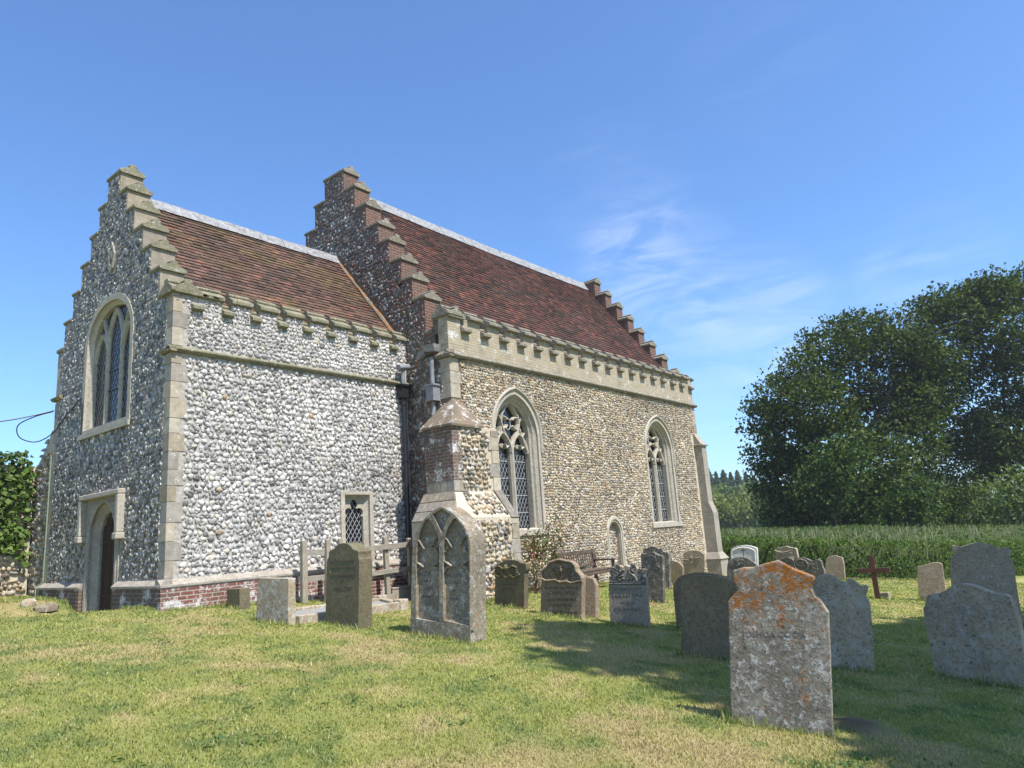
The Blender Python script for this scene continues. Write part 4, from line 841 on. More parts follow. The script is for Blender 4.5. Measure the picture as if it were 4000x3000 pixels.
# ------------------------------------------------------------------ headstones
SM = {
 'grey': stone_mat('headstone_grey', (.285, .243, .175), (.14, .118, .084), .42, .38, .4),
 'white': stone_mat('headstone_pale', (0.394, 0.322, 0.224), (0.232, 0.187, 0.129), .5, .15, .35),
 'brown': stone_mat('headstone_brown', (.18, .148, .092), (.105, .088, .056), .12, .06, .12, green=.5),
 'tan': stone_mat('headstone_tan', (.29, .222, .152), (.195, .15, .10), .25, .08, .15),
 'greytan': stone_mat('headstone_greytan', (0.360, 0.286, 0.202), (0.244, 0.192, 0.129), .3, .15, .3, ocol=(.26, .12, .05)),
 'dark': stone_mat('headstone_dark', (.24, .175, .10), (.16, .118, .068), .2, .02, .15, wcol=(.3, .3, .29)),
 'orange': stone_mat('headstone_orange', (.285, .25, .19), (.115, .10, .078), .47, .40, .6, orange_top=.11, ocol=(.36, .135, .02)),
 'lichen': stone_mat('headstone_lichen', (.46, .355, .23), (.21, .165, .11), .50, .36, .6, ocol=(.22, .125, .055), wcol=(.40, .365, .30)),
 'marble': stone_mat('headstone_marble', (.55, .53, .50), (.46, .445, .42), 0, 0, 0),
 'black': stone_mat('headstone_blackened', (.16, .145, .12), (.075, .068, .058), .40, .1, .25, wcol=(.40, .385, .34)),
 'green': stone_mat('headstone_mossy', (0.197, 0.156, 0.077), (0.104, 0.088, 0.043), .2, .06, .2, green=.5),
}
M['ink'] = plain('cut_letters', (.10, .082, .06), .9, .1, .2, 40); M['ink_pale'] = plain('cut_letters_pale', (.15, .135, .115), .9, .1, .2, 40)
def smooth_loop(P, it=1):
    """round the traced outline a little, keeping the two feet where they are."""
    P = [np.array(p, float) for p in P]
    for _ in range(it):
        Q = [P[0]]
        for a, b in zip(P[:-1], P[1:]): Q += [a*.75+b*.25, a*.25+b*.75]
        Q.append(P[-1]); P = Q
    return [tuple(p) for p in P]
mapL = lambda u, v, d: (u, d, v)           # local face: u across, front at d=0 looking to -Y
def headstone(key, label, mat, thick=.1, group='headstones in the churchyard', rnd=1, cat='headstone'):
    s = STONES[key]; o = s['o']; fx = o[-1][0]-o[0][0]
    P = [(o[0][0]+(.0), o[0][1]-.25)]+[tuple(p) for p in (smooth_loop(o, rnd) if rnd else o)]+[(o[-1][0], o[-1][1]-.25)]
    m = MB(); m.prism([P], 0, thick, mapL)
    b = m.build('headstone', SM[mat], bevel=.012); b.location = s['p']; b.rotation_euler = (0, 0, R_(s['a']))
    return tag(b, label, cat, group)
def words(parent, lines, mat, name='inscription'):
    """lines: (text, u, v, size, width or None); cut letters lying on the face."""
    vs = []; fs = []
    for txt, u, v, size, wd in lines:
        cu_ = bpy.data.curves.new('t', 'FONT'); cu_.body = txt; cu_.size = size; cu_.align_x = 'CENTER'; cu_.align_y = 'CENTER'; cu_.extrude = .0025; cu_.resolution_u = 3
        ob = bpy.data.objects.new('t', cu_); COL.objects.link(ob); dg = bpy.context.evaluated_depsgraph_get(); me = bpy.data.meshes.new_from_object(ob.evaluated_get(dg))
        xs = [q.co.x for q in me.vertices]; k = wd/(max(xs)-min(xs)) if wd and xs else 1
        n = len(vs); vs += [(u+q.co.x*k, -.001-q.co.z, v+q.co.y) for q in me.vertices]; fs += [tuple(i+n for i in p.vertices) for p in me.polygons]
        bpy.data.objects.remove(ob); bpy.data.curves.remove(cu_); bpy.data.meshes.remove(me)
    m = MB(); m.add(vs, fs); return m.build(name, mat, parent, recalc=False)
def rel(parent, name, mat, fn):
    m = MB(); fn(m); return m.build(name, mat, parent, bevel=.006)
def blob(m, u, v, ru, rv, h, seg=8):
    vs = [(u, -h, v)]; 
    for k, (r, d) in enumerate(((.6, .75), (1, 0))):
        vs += [(u+ru*r*math.cos(a*2*math.pi/seg), -h*d+.002, v+rv*r*math.sin(a*2*math.pi/seg)) for a in range(seg)]
    m.add(vs, [(0, 1+i, 1+(i+1) % seg) for i in range(seg)]+[(1+i, 1+seg+i, 1+seg+(i+1) % seg, 1+(i+1) % seg) for i in range(seg)])
def scroll(m, u, v, r, w=.02, sgn=1, turns=1.3):
    m.bar([(u+sgn*r*(1-.6*t)*math.cos(t*turns*6.283), v+r*(1-.6*t)*math.sin(t*turns*6.283)) for t in np.linspace(0, 1, 14)], w, -.014, .002, mapL)
ST = STONES
def E_of(k, n): return ST[k]['e'][n]
headstone('s1', 'low square grey stone block by the brick plinth of the chapel', 'brown', .2, rnd=0, cat='grave marker')
h = headstone('s2', 'short pale headstone with a flat broken top at the head of the kerbed grave', 'white', .14, rnd=0)
h = headstone('s3', 'tall brown headstone with a round top and sloping shoulders, in front of the timber fence', 'brown', .25)
t = E_of('s3', 't'); words(h, [('In affectionate', t[0][0], t[0][1], .075, .55), ('remembrance of', t[1][0], t[1][1], .07, .6), ('who died December', t[2][0], t[2][1], .07, .58), ('18 1', t[3][0], t[3][1], .075, .16), ('Aged  Years', t[4][0], t[4][1], .075, .42)], M['ink'])
# double lancet stone
s = ST['s4']; P = [(s['o'][0][0], -.25+s['o'][0][1])]+smooth_loop(s['o'])+[(s['o'][-1][0], s['o'][-1][1]-.25)]
lan = [smooth_loop(E_of('s4', k)) for k in ('l', 'r')]; cc = E_of('s4', 'c')
m = MB(); m.prism([P, lan[0], lan[1], cc], 0, .06, mapL); m.prism([P], .061, .34, mapL)
for l in lan: 
    inner = [(sum(p[0] for p in l)/len(l)+(u-sum(p[0] for p in l)/len(l))*.9, .62+(v-.62)*.96) for u, v in l]
h = m.build('headstone', SM['grey'], bevel=.008); h.location = s['p']; h.rotation_euler = (0, 0, R_(s['a'])); tag(h, 'large double headstone carved as two pointed lancet panels, mottled with lichen', 'headstone', 'headstones in the churchyard')
def cusps(m):
    for l in lan:
        us = [p[0] for p in l]; c = (min(us)+max(us))/2; hw = (max(us)-min(us))/2
        for sg in (-1, 1): m.bar([(c+sg*hw*k, v) for k, v in ((.86, 1.36), (.58, 1.31), (.25, 1.20), (.58, 1.205), (.84, 1.12), (.84, 1.02), (.35, .95), (.72, .93), (.95, .84))], .026, .012, .06, mapL)
    for l in lan:
        us = [p[0] for p in l]; m.hexa([(min(us)+.01, .058, .17), (max(us)-.01, .058, .15), (max(us)-.01, .012, .13), (min(us)+.01, .012, .15)], [(min(us)+.01, .058, .25), (max(us)-.01, .058, .23), (max(us)-.01, .02, .14), (min(us)+.01, .02, .16)])
rel(h, 'tracery', SM['grey'], cusps)
o = words(h, [('ELIZA', -.27, .85, .08, None), ('the wife of', -.27, .76, .05, None), ('D. JAMES', -.27, .66, .07, None), ('who died', -.27, .55, .05, None), ('1861', -.27, .45, .06, None), ('WILLIAM', .24, .82, .07, None), ('who died', .24, .73, .05, None), ('1872', .24, .62, .06, None), ('Aged 68', .24, .52, .05, None)], M['ink_pale'])
for q in o.data.vertices: q.co.y += .06
h = headstone('s5', 'small brown headstone with a mossy carved winged head on top, by the rose bush', 'brown', .12)
def carve5(m):
    blob(m, -.02, .72, .06, .075, .05)
    for sg in (-1, 1):
        for k in range(4): m.bar([(-.02+sg*.06, .70-.03*k), (-.02+sg*.18, .76-.045*k), (-.02+sg*.30, .72-.05*k)], .035, -.03+.002*k, .002, mapL)
        scroll(m, -.02+sg*.27, .60, .06, .025, sg)
    m.bar([(-.36, .63), (-.2, .56), (-.1, .60), (0, .54), (.1, .59), (.2, .54), (.34, .60)], .035, -.035, .002, mapL)
rel(h, 'carved_cherub', SM['green'], carve5); words(h, [('In memory of', 0, .42, .05, .5), ('JOHN', 0, .33, .06, .3)], M['ink'])
h = headstone('s6', 'squat tan headstone with a winged cherub panel and the cut name JOHN IVES', 'tan', .12)
e6 = ST['s6']['e']; cy = (e6['face'][0][0], e6['face'][0][1])
def carve6(m):
    top = [tuple(p) for p in ST['s6']['o'][2:16]]; lo = [tuple(p) for p in e6['pan']]
    m.bar(lo, .035, -.045, .004, mapL); m.bar(smooth_loop(top), .045, -.04, .004, mapL)
rel(h, 'scrolled_border', SM['tan'], carve6)
def cher6(m):
    u, v = cy; blob(m, u, v, .045, .065, .05); blob(m, u, v+.05, .05, .03, .045)
    for sg in (-1, 1):
        for k in range(6): m.bar([(u+sg*.04, v-.02-.015*k), (u+sg*.12, v+.03-.035*k), (u+sg*(.24-.02*k), v+.05-.055*k)], .03, -.03+.0015*k, .002, mapL)
    for k in range(7): blob(m, u-.16+.05*k, v+.13+.01*math.sin(k*2), .028, .025, .03)
    m.bar([(u-.15, v-.13), (u-.06, v-.19), (u+.02, v-.20), (u+.12, v-.16)], .05, -.03, .002, mapL)
    m.prism([[(u-.36, v-.12), (u-.30, v-.06), (u-.24, v-.13), (u-.31, v-.19)]], -.02, .002, mapL)
    m.bar([(u+.23, v-.09), (u+.33, v-.19)], .07, -.025, .002, mapL)
rel(h, 'carved_cherub', SM['dark'], cher6)
t = e6['t']; words(h, [('Here lieth the body of', t[0][0], t[0][1], .072, .70), ('JOHN IVES', t[1][0], t[1][1], .088, .60), ('late of CRANSFORD', t[2][0], t[2][1], .066, .62), ('FARMER', t[3][0], t[3][1], .085, .48), ('who died May the 20', t[4][0], t[4][1], .068, .72)], M['ink'])
s6b = ST['s6b']
m = MB(); m.prism([[(-.42, -.3), (-.42, .5), (-.36, .62), (-.2, .66), (0, .72), (.2, .66), (.36, .62), (.42, .5), (.42, -.3)]], 0, .12, mapL); h = m.build('headstone', SM['tan'], bevel=.02); h.location = (4.98, -4.78, -1.10); h.rotation_euler = (R_(-9), 0, R_(-88)); tag(h, 'plain tan headstone leaning back close behind the JOHN IVES stone', 'headstone', 'headstones in the churchyard')
h = headstone('s7', 'grey headstone with blackened scroll carving on top and the cut name SARAH IVES', 'greytan', .1)
def carve7(m):
    c = ST['s7']['e']['c']
    for (u, v) in c[:2]: scroll(m, u, v, .05, .022, 1)
    for (u, v), sg in zip(c[2:4], (1, -1)):
        scroll(m, u, v, .06, .022, sg)
        for k in range(3): scroll(m, u+sg*.02, v+.05+.06*k, .035, .016, sg, .7)
    u, v = c[4]
    for k in range(16): blob(m, u+random.uniform(-.15, .15), v+random.uniform(-.08, .12), random.uniform(.02, .04), random.uniform(.02, .035), .03)
    for sg in (-1, 1): m.bar([(u+sg*.07, v+.08), (u+sg*.16, v+.02), (u+sg*.20, v-.06)], .03, -.03, .002, mapL)
    a, b = ST['s7']['e']['pan']; m.bar([(a[0], a[1]), (b[0], b[1])], .02, -.022, .002, mapL)
rel(h, 'scroll_carving', SM['black'], carve7)
t = ST['s7']['e']['t']; words(h, [('In Memory of', t[0][0], t[0][1], .07, .48), ('SARAH IVES', t[1][0], t[1][1], .08, .55), ('Wife of', t[2][0], t[2][1], .065, .24), ('JOHN IVES', t[3][0], t[3][1], .08, .48)], M['ink_pale'])
h = headstone('s8', 'grey shouldered headstone with a round moulded head, right of the SARAH IVES stone', 'black', .11)
def carve8(m):
    for k in range(3): m.bar([(.02+.15*math.cos(a)*(1-.25*k), .84+.12*math.sin(a)*(1-.25*k)) for a in np.linspace(0, math.pi, 10)], .018, -.012, .002, mapL)
    for sg in (-1, 1): scroll(m, .02+sg*.16, .70, .05, .018, sg)
rel(h, 'carved_moulding', SM['black'], carve8)
headstone('s8b', 'dark headstone with scrolled shoulders nearest the nave wall, half hidden', 'black', .12)
headstone('s9b', 'low weathered tan stone with a slanting top between two taller headstones by the nave', 'tan', .1)
h = headstone('s9', 'lichened headstone with a carved head below the far traceried window', 'greytan', .07)
rel(h, 'carved_head', SM['grey'], lambda m: [m.bar([(-.3, .6), (-.12, .62), (-.05, .52), (.05, .52), (.12, .66), (.3, .66)], .035, -.02, .002, mapL), blob(m, 0, .66, .06, .07, .03)])
headstone('s10', 'dark round-topped headstone left of the orange lichened stone, wholly in tree shade', 'dark', .1)
headstone('s10b', 'dark curved-top headstone standing just behind the shaded round-topped one', 'dark', .1)
h = headstone('s11', 'large front headstone crusted with orange lichen, one broken shoulder', 'orange', .10, rnd=0)
words(h, [('JOSHUA COOK', .05, .735, .065, .50)], plain('worn_letters', (.20, .172, .132), .9, .1, .35, 50))
def brk(m):
    o = ST['s11']['o']; m.bar([(.30, .98), (.40, .97)], .03, .015, .085, mapL); m.bar([(.28, .91), (.42, .90)], .035, .02, .08, mapL)
rel(h, 'broken_edge', SM['orange'], brk)
headstone('s12', 'grey lichened headstone with scrolled shoulders directly behind the orange stone', 'lichen', .12)
h = headstone('s13', 'clean white headstone with a cut cross and moulded border before the crop', 'marble', .12)
o13 = ST['s13']['o']; c13 = ST['s13']['e']['c'][0]
rel(h, 'moulded_border', SM['marble'], lambda m: m.bar([(u*.86-.01, v-.07) for u, v in o13], .045, -.022, .002, mapL))
def cr13(m): m.box((c13[0]-.012, -.004, c13[1]-.17), (c13[0]+.012, .002, c13[1]+.10)); m.box((c13[0]-.07, -.0045, c13[1]+.015), (c13[0]+.07, .002, c13[1]+.04))
rel(h, 'cut_cross', M['ink_pale'], cr13); words(h, [('IN LOVING', c13[0]-.02, c13[1]-.24, .05, .4), ('MEMORY', c13[0]-.02, c13[1]-.33, .05, .4)], M['ink_pale'])
h = headstone('s14', 'dark rounded headstone in front of the white one with the cross', 'black', .1)
rel(h, 'scroll_carving', SM['black'], lambda m: [scroll(m, -.1, .68, .07, .02, 1), scroll(m, .1, .68, .07, .02, -1), blob(m, 0, .62, .05, .05, .03)])
h = headstone('s15', 'pale headstone carved with drapery standing against the green crop', 'white', .1)
rel(h, 'carved_drapery', SM['white'], lambda m: [m.bar([(-.28, .9), (-.15, .84), (0, .82), (.15, .84), (.28, .88)], .03, -.03, .002, mapL), m.bar([(-.28, .82), (-.15, .76), (0, .74), (.15, .76), (.28, .80)], .03, -.028, .002, mapL), m.bar([(-.33, .70), (.36, .66)], .03, -.03, .002, mapL)])
h = headstone('s16', 'dark headstone carved with a large oval, peeping over the orange stone', 'black', .12)
c16 = ST['s16']['e']['c'][0]
rel(h, 'carved_oval', SM['grey'], lambda m: [m.bar([(c16[0]+.2*math.cos(a), c16[1]-.02+.17*math.sin(a)) for a in np.linspace(0, 6.283, 22)], .022, -.025, .002, mapL), m.bar([(c16[0]-.14, c16[1]), (c16[0]-.02, c16[1]-.05), (c16[0]+.12, c16[1]-.02)], .02, -.02, .002, mapL)]+[scroll(m, c16[0]+.33, c16[1]-.02-.12*k, .05, .02, 1) for k in range(3)])
headstone('s16b', 'small dark curved headstone behind the top of the orange stone, left of the oval one', 'black', .1)
headstone('s17', 'plain pale headstone with a shallow curved top at the edge of the crop', 'greytan', .1)
s = ST['cross']; ar = s['e']['arm']
m = MB(); m.box((-.055, -.04, -.3), (.055, .04, 1.0)); u0, u1 = -.35, .36
m.box((u0, -.045, .60), (-.054, .035, .71)); m.box((.054, -.045, .60), (u1, .035, .71)); m.box((-.0545, -.0455, .605), (.0545, -.0405, .705))
h = m.build('wooden_cross', M['cross'], bevel=.008); h.location = s['p']; h.rotation_euler = (0, 0, R_(-84)); tag(h, 'dark red-brown wooden cross leaning slightly on the lawn', 'cross')
s = ST['plaque']; m = MB(); m.prism([[(-.11, -.08), (-.11, .13), (.10, .15), (.11, -.08)]], 0, .14, mapL); h = m.build('memorial_block', SM['white'], bevel=.012); h.location = s['p']; h.rotation_euler = (0, 0, R_(-95)); tag(h, 'small pale memorial block at the foot of the wooden cross', 'memorial block')
o = words(h, [('IN MEMORY', 0, .07, .03, .16)], M['ink_pale'])
headstone('s19', 'sunlit tan headstone with a shallow arched top between the cross and the big right-hand stone', 'greytan', .1)
h = headstone('s20', 'tall brownish headstone with small ears at its shoulders on the right', 'greytan', .12)
headstone('s21', 'wide blue-grey headstone in the shade at the right edge of the picture', 'lichen', .12)
m = MB(); m.prism([[(-.35, -.3), (-.35, .9), (-.2, 1.02), (0, 1.06), (.2, 1.02), (.35, .9), (.35, -.3)]], 0, .1, mapL); h = m.build('headstone', SM['white'], bevel=.015); h.location = (1.72, -4.95, -.98); h.rotation_euler = (0, R_(0), R_(-86)); tag(h, 'pale headstone mostly hidden behind the double lancet stone', 'headstone', 'headstones in the churchyard')
h.location = (3.05, -3.93, -.95)
# ------------------------------------------------------------------ kerbed grave
kx = empty('kerbed_grave', (0.6, -2.0, -.75), label='low stone kerb round slate chippings, running back from the broken pale headstone', cat='grave kerb')
def kp(u, v): return (.66+u*2.47*math.cos(.155)-v*.82*math.sin(-.25), -2.72+u*2.47*math.sin(.155)+v*.82*math.cos(.25))
k = MB()
def kbar(a, b, w=.13):
    (x0, y0), (x1, y1) = kp(*a), kp(*b); l = math.hypot(x1-x0, y1-y0); nx, ny = -(y1-y0)/l*w/2, (x1-x0)/l*w/2; z0, z1 = float(gz(x0, y0)), float(gz(x1, y1)); z0 = max(z0, z0); 
    k.hexa([(x0+nx, y0+ny, z0-.2), (x0-nx, y0-ny, z0-.2), (x1-nx, y1-ny, z1-.2), (x1+nx, y1+ny, z1-.2)], [(x0+nx, y0+ny, z0+.12), (x0-nx, y0-ny, z0+.12), (x1-nx, y1-ny, z1+.14), (x1+nx, y1+ny, z1+.14)])
kbar((.02, 0), (.98, 0)); kbar((.02, 1), (.98, 1)); kbar((1, .05), (1, .95)); kbar((0, .05), (0, .95)); o = k.build('kerb', SM['white'], kx, bevel=.012); o.location = (-.6, 2.0, .75)
for a in ((1, 0), (1, 1)):
    x, y = kp(*a); z = float(gz(x, y)); k = MB(); k.box((x-.1, y-.1, z-.2), (x+.1, y+.1, z+.18)); o = k.build('corner_block', SM['white'], kx, bevel=.015); o.location = (-.6, 2.0, .75)
k = MB(); c = [kp(0.03, .05), kp(.97, .05), kp(.97, .95), kp(.03, .95)]; k.hexa([(x, y, float(gz(x, y))-.1) for x, y in c], [(x, y, float(gz(x, y))+.085) for x, y in c]); o = k.build('chippings', M['chip'], kx); o.location = (-.6, 2.0, .75)
# ------------------------------------------------------------------ timber fence
FY = -.42
fe = empty('timber_fence', (2.4, FY, -.6), label='silvered timber post and rail fence in front of the small chapel window', cat='fence')
def loc_(o): o.location = (-2.4, -FY, .6); return o
for (x, zt, dx, dy, w) in ((2.42, .50, 0, .0, .062), (2.98, .50, -.02, .02, .055), (3.46, .50, 0, .25, .05), (4.42, .48, .06, .0, .055), (5.1, .42, .03, .0, .055)):
    zb = float(gz(x, FY))-.25; m = MB(); m.hexa([(x+dx-w, FY+dy-w*.8, zb), (x+dx+w, FY+dy-w*.8, zb), (x+dx+w, FY+dy+w*.8, zb), (x+dx-w, FY+dy+w*.8, zb)], [(x-w*.9, FY+dy-w*.7, zt-.01), (x+w*.9, FY+dy-w*.7, zt), (x+w*.9, FY+dy+w*.7, zt+.01), (x-w*.9, FY+dy+w*.7, zt)]); loc_(m.build('post', M['wood'], fe, bevel=.008))
def rail(x0, z0, x1, z1, y=FY+.06, h=.055):
    m = MB(); m.hexa([(x0, y-.02, z0-h), (x1, y-.02, z1-h), (x1, y+.02, z1-h), (x0, y+.02, z0-h)], [(x0, y-.02, z0+h), (x1, y-.02, z1+h), (x1, y+.02, z1+h), (x0, y+.02, z0+h)]); loc_(m.build('rail', M['wood_rail'], fe, bevel=.006))
rail(2.36, .27, 3.42, .25); rail(2.36, -.22, 3.42, -.22, h=.05); rail(3.44, .25, 5.36, .29, FY-.065); rail(3.44, -.26, 5.36, -.21, FY-.065, .05)
# low timber edging and hatch in the corner
m = MB(); x0 = 4.55
m.box((x0, -.46, float(gz(4.8, -.4))-.1), (5.45, -.40, -.62)); m.box((x0-.3, -.55, float(gz(4.4, -.4))-.1), (x0-.005, -.5, -.70)); m.box((x0, -.47, -.615), (5.45, -.28, -.58))
tag(m.build('timber_hatch', M['wood'], bevel=.006), 'low timber boarding in the corner under the downpipe', 'hatch')
m = MB(); xx = 5.22; yy = -.6; zz = float(gz(xx, yy)); m.hexa([(xx-.04, yy-.04, zz-.2), (xx+.1, yy-.04, zz-.2), (xx+.1, yy+.06, zz-.2), (xx-.04, yy+.06, zz-.2)], [(xx+.1, yy-.04, zz+.30), (xx+.2, yy-.04, zz+.42), (xx+.2, yy+.06, zz+.42), (xx+.1, yy+.06, zz+.30)]); tag(m.build('timber_stump', M['wood'], bevel=.01), 'short leaning timber stump beside the double lancet headstone', 'post')
# ------------------------------------------------------------------ bench
bx, by_, bz = 9.55, -1.78, float(gz(9.6, -2.0))
be = empty('garden_bench', (bx, by_, bz), label='weathered brown slatted wooden bench against the nave wall, left of the narrow doorway', cat='bench')
def bp_(name, fn):
    m = MB(); fn(m); return m.build(name, M['bench'], be, bevel=.006)
HWB = .8
for s in (-1, 1):
    x = s*HWB
    bp_('leg', lambda m: m.hexa([(x-.035, -.03, -.05), (x+.035, -.03, -.05), (x+.035, .04, -.05), (x-.035, .04, -.05)], [(x-.035, .05, .92), (x+.035, .05, .92), (x+.035, .10, .92), (x-.035, .10, .92)]))
    bp_('leg', lambda m: m.box((x-.035, -.56, -.05), (x+.035, -.49, .62)))
    bp_('armrest', lambda m: m.box((x-.045, -.60, .62), (x+.045, .03, .66)))
bp_('seat', lambda m: [m.box((-HWB+.04, -.55+.105*k, .42), (HWB-.04, -.46+.105*k, .45)) for k in range(5)])
bp_('apron', lambda m: m.box((-HWB+.036, -.54, .33), (HWB-.036, -.51, .418)))
def back(m):
    m.box((-HWB+.036, .052, .82), (HWB-.036, .09, .91)); m.box((-HWB+.036, .015, .50), (HWB-.036, .05, .57))
    for k in range(17):
        x = -HWB+.1+k*.1; m.hexa([(x-.022, .022, .57), (x+.022, .022, .57), (x+.022, .04, .57), (x-.022, .04, .57)], [(x-.022, .06, .82), (x+.022, .06, .82), (x+.022, .08, .82), (x-.022, .08, .82)])
bp_('backrest', back)
# ------------------------------------------------------------------ leaves helper
def leaf_cloud(centres, spread, size, palette, r, aspect=1.0, up=.0, flat=None):
    """one quad (bent kite) per centre; returns V,F,C"""
    n = len(centres); P = centres+(r.normal(size=(n, 3))*spread if np.ndim(spread) or spread else 0)
    a = r.normal(size=(n, 3)); a /= np.linalg.norm(a, axis=1)[:, None]; b = np.cross(a, r.normal(size=(n, 3))); b /= np.linalg.norm(b, axis=1)[:, None]
    if flat: # face leaves along a direction
        nrm = np.array(flat)+r.normal(size=(n, 3))*.45; nrm /= np.linalg.norm(nrm, axis=1)[:, None]; a = np.cross(nrm, r.normal(size=(n, 3))); a /= np.linalg.norm(a, axis=1)[:, None]; b = np.cross(nrm, a)
    s = (size*(.6+.8*r.random(n)))[:, None]
    c3 = np.cross(a, b)*s*.18
    V = np.stack([P-a*s*.5, P+b*s*.36*aspect+c3, P+a*s*.5, P-b*s*.36*aspect+c3], 1).reshape(-1, 3)
    F = (np.array([(0, 1, 2, 3)])[None]+(np.arange(n)*4)[:, None, None]).reshape(-1, 4)
    w = np.array([e[0] for e in palette], float); cs = np.array([e[1] for e in palette]); c = cs[r.choice(len(cs), n, p=w/w.sum())]*(.75+.5*r.random((n, 1)))
    return V, F, np.repeat(c[:, None], 4, 1).reshape(-1, 3)
def crown_points(r, blobs, per, clump, sq=.85):
    """leaf centres gathered in clumps through the blobs. per: clumps per m2 of blob surface; clump: (leaves, radius)"""
    out = []
    for (x, y, z, rad) in blobs:
        n = max(6, int(per*4*math.pi*rad*rad)); d = r.normal(size=(n, 3)); d /= np.linalg.norm(d, axis=1)[:, None]
        q = rad*(.45+.62*r.random((n, 1))**.55); c = np.array((x, y, z))+d*q*np.array((1, 1, sq)); k = clump[0]
        p = np.repeat(c, k, 0)+r.normal(size=(n*k, 3))*clump[1]*np.array((1, 1, .65)); out.append(p)
    return np.concatenate(out)
PAL_OAK = [(4, (.050, .076, .013)), (3, (.036, .058, .010)), (3, (.10, .128, .024)), (2, (.020, .036, .008))]
PAL_LIGHT = [(4, (.055, .098, .022)), (3, (.040, .075, .018)), (2, (.085, .12, .028)), (1, (.03, .055, .015))]
PAL_FAR = [(4, (.115, .165, .05)), (3, (.085, .13, .042)), (2, (.15, .18, .05))]
PAL_YEL = [(4, (.165, .185, .04)), (3, (.12, .15, .04)), (1, (.21, .21, .05))]
PAL_CON = [(4, (.075, .11, .06)), (2, (.06, .09, .052))]
def limb(m, a, b, r0, r1, wob=.3, n=6):
    a, b = Vector(a), Vector(b); pts = [a.lerp(b, i/n)+Vector((random.uniform(-1, 1), random.uniform(-1, 1), random.uniform(-.4, .4)))*wob*(0 if i in (0, n) else 1) for i in range(n+1)]
    m.tube(pts, [r0+(r1-r0)*i/n for i in range(n+1)], 7)
def tree(name, label, cat, base, blobs, per, clump, lsize, palette, seed, trunk_r, group=None, fork=.35, limbs=True):
    r = np.random.default_rng(seed); random.seed(seed); root = empty(name, base, label=label, cat=cat, group=group); B = np.array(base)
    P = crown_points(r, [(x-B[0], y-B[1], z-B[2], rd) for x, y, z, rd in blobs], per, clump)
    V, F, C = leaf_cloud(P, 0, lsize, palette, r); mesh_np('crown', V, F, M['leaf'], root, C)
    cx = np.mean([b[:2] for b in blobs], 0)-B[:2]; top = max(b[2] for b in blobs)-B[2]
    m = MB(); f = Vector((cx[0]*.4, cx[1]*.4, top*fork)); limb(m, (0, 0, -.5), f, trunk_r, trunk_r*.75, .15*trunk_r, 5)
    if limbs:
        Q = [Vector((x-B[0], y-B[1], z-B[2])) for x, y, z, _ in blobs]; mains = sorted(Q, key=lambda q: q.z)[::max(1, len(Q)//6)]; hubs = []
        for q in mains:
            hb = f.lerp(q, .55)+Vector((random.uniform(-.5, .5), random.uniform(-.5, .5), random.uniform(-.6, .3)))*min(1., q.length*.08); limb(m, f, hb, trunk_r*.45, trunk_r*.2, trunk_r*.4, 5); hubs.append(hb)
        for q, b in zip(Q, blobs):
            hb = min(hubs, key=lambda k: (k-q).length); limb(m, hb, q, trunk_r*.2, trunk_r*.04, b[3]*.2, 6)
    m.build('trunk', M['bark'], root, smooth=True); return root
def at(px, py, D): v = CAM+(cf+cr*(px-2000)/2789.2-cu*(py-1500)/2789.2)*D; return v
def blobs_from(lst, D0):
    """survey of the crown: picture bearings (in 2212-wide units), radius, distance beyond D0 -> metres."""
    o = []
    for (x, y, rr, dd) in lst: v = at(x*1.8083, y*1.8083, D0+dd); o.append((v[0], v[1], v[2], rr*1.8083/2789.2*(D0+dd)))
    return o
def ground_at(px, D): v = at(px*1.8083, 1150*1.8083, D); return (float(v[0]), float(v[1]), float(gz(v[0], v[1])))
OAK1 = [(1650, 905, 48, 1), (1690, 860, 58, -1), (1740, 800, 58, 0), (1800, 745, 62, 1), (1860, 725, 60, 2), (1920, 755, 55, 2), (1760, 880, 75, -3), (1840, 830, 70, 3), (1660, 990, 48, 0), (1715, 960, 70, -2), (1700, 1040, 70, 0), (1800, 960, 75, -3), (1890, 900, 62, 2), (1960, 870, 66, 1), (1975, 800, 50, 2), (1880, 1010, 85, -4), (1780, 1050, 80, -4), (1700, 1100, 58, -2), (1960, 960, 75, 0), (1850, 1090, 75, -2), (1940, 1070, 75, 0), (1985, 745, 42, 1), (2020, 790, 50, 2), (2010, 860, 55, 3)]
tree('oak_tree', 'broad dark green oak in full leaf standing beyond the crop', 'tree', ground_at(1835, 56), blobs_from(OAK1, 55), 1.5, (26, .42), .26, PAL_OAK, 101, .6, 'trees beyond the crop')
OAK2 = [(2050, 745, 52, 0), (2075, 690, 52, 0), (2120, 650, 50, 1), (2170, 635, 52, 0), (2225, 630, 60, 2), (2280, 640, 70, 2), (2120, 720, 48, 0), (2180, 700, 50, -2), (2050, 830, 55, 2), (2040, 930, 65, 2), (2090, 800, 40, 0), (2150, 790, 34, 0), (2210, 760, 45, 0), (2280, 760, 75, 1), (2120, 920, 40, 0), (2070, 1010, 70, 2), (2190, 880, 24, 1), (2270, 880, 60, 2), (2150, 1000, 50, 1), (2330, 700, 70, 1), (2185, 955, 58, 0), (2240, 930, 48, 1), (2130, 960, 45, 1), (2215, 1010, 60, 0), (2160, 850, 40, 1), (2192, 800, 38, 0), (2145, 900, 42, 1), (2240, 850, 36, 0), (1955, 705, 45, 0), (1998, 682, 46, 1), (2040, 660, 46, 0), (2085, 645, 46, 1), (2135, 628, 44, 0), (2000, 770, 48, 2), (1985, 840, 48, 3), (2340, 800, 70, 2), (2370, 740, 60, 3), (2330, 900, 70, 1), (2300, 1000, 70, 1), (2390, 880, 60, 2), (2350, 1070, 60, 1)]
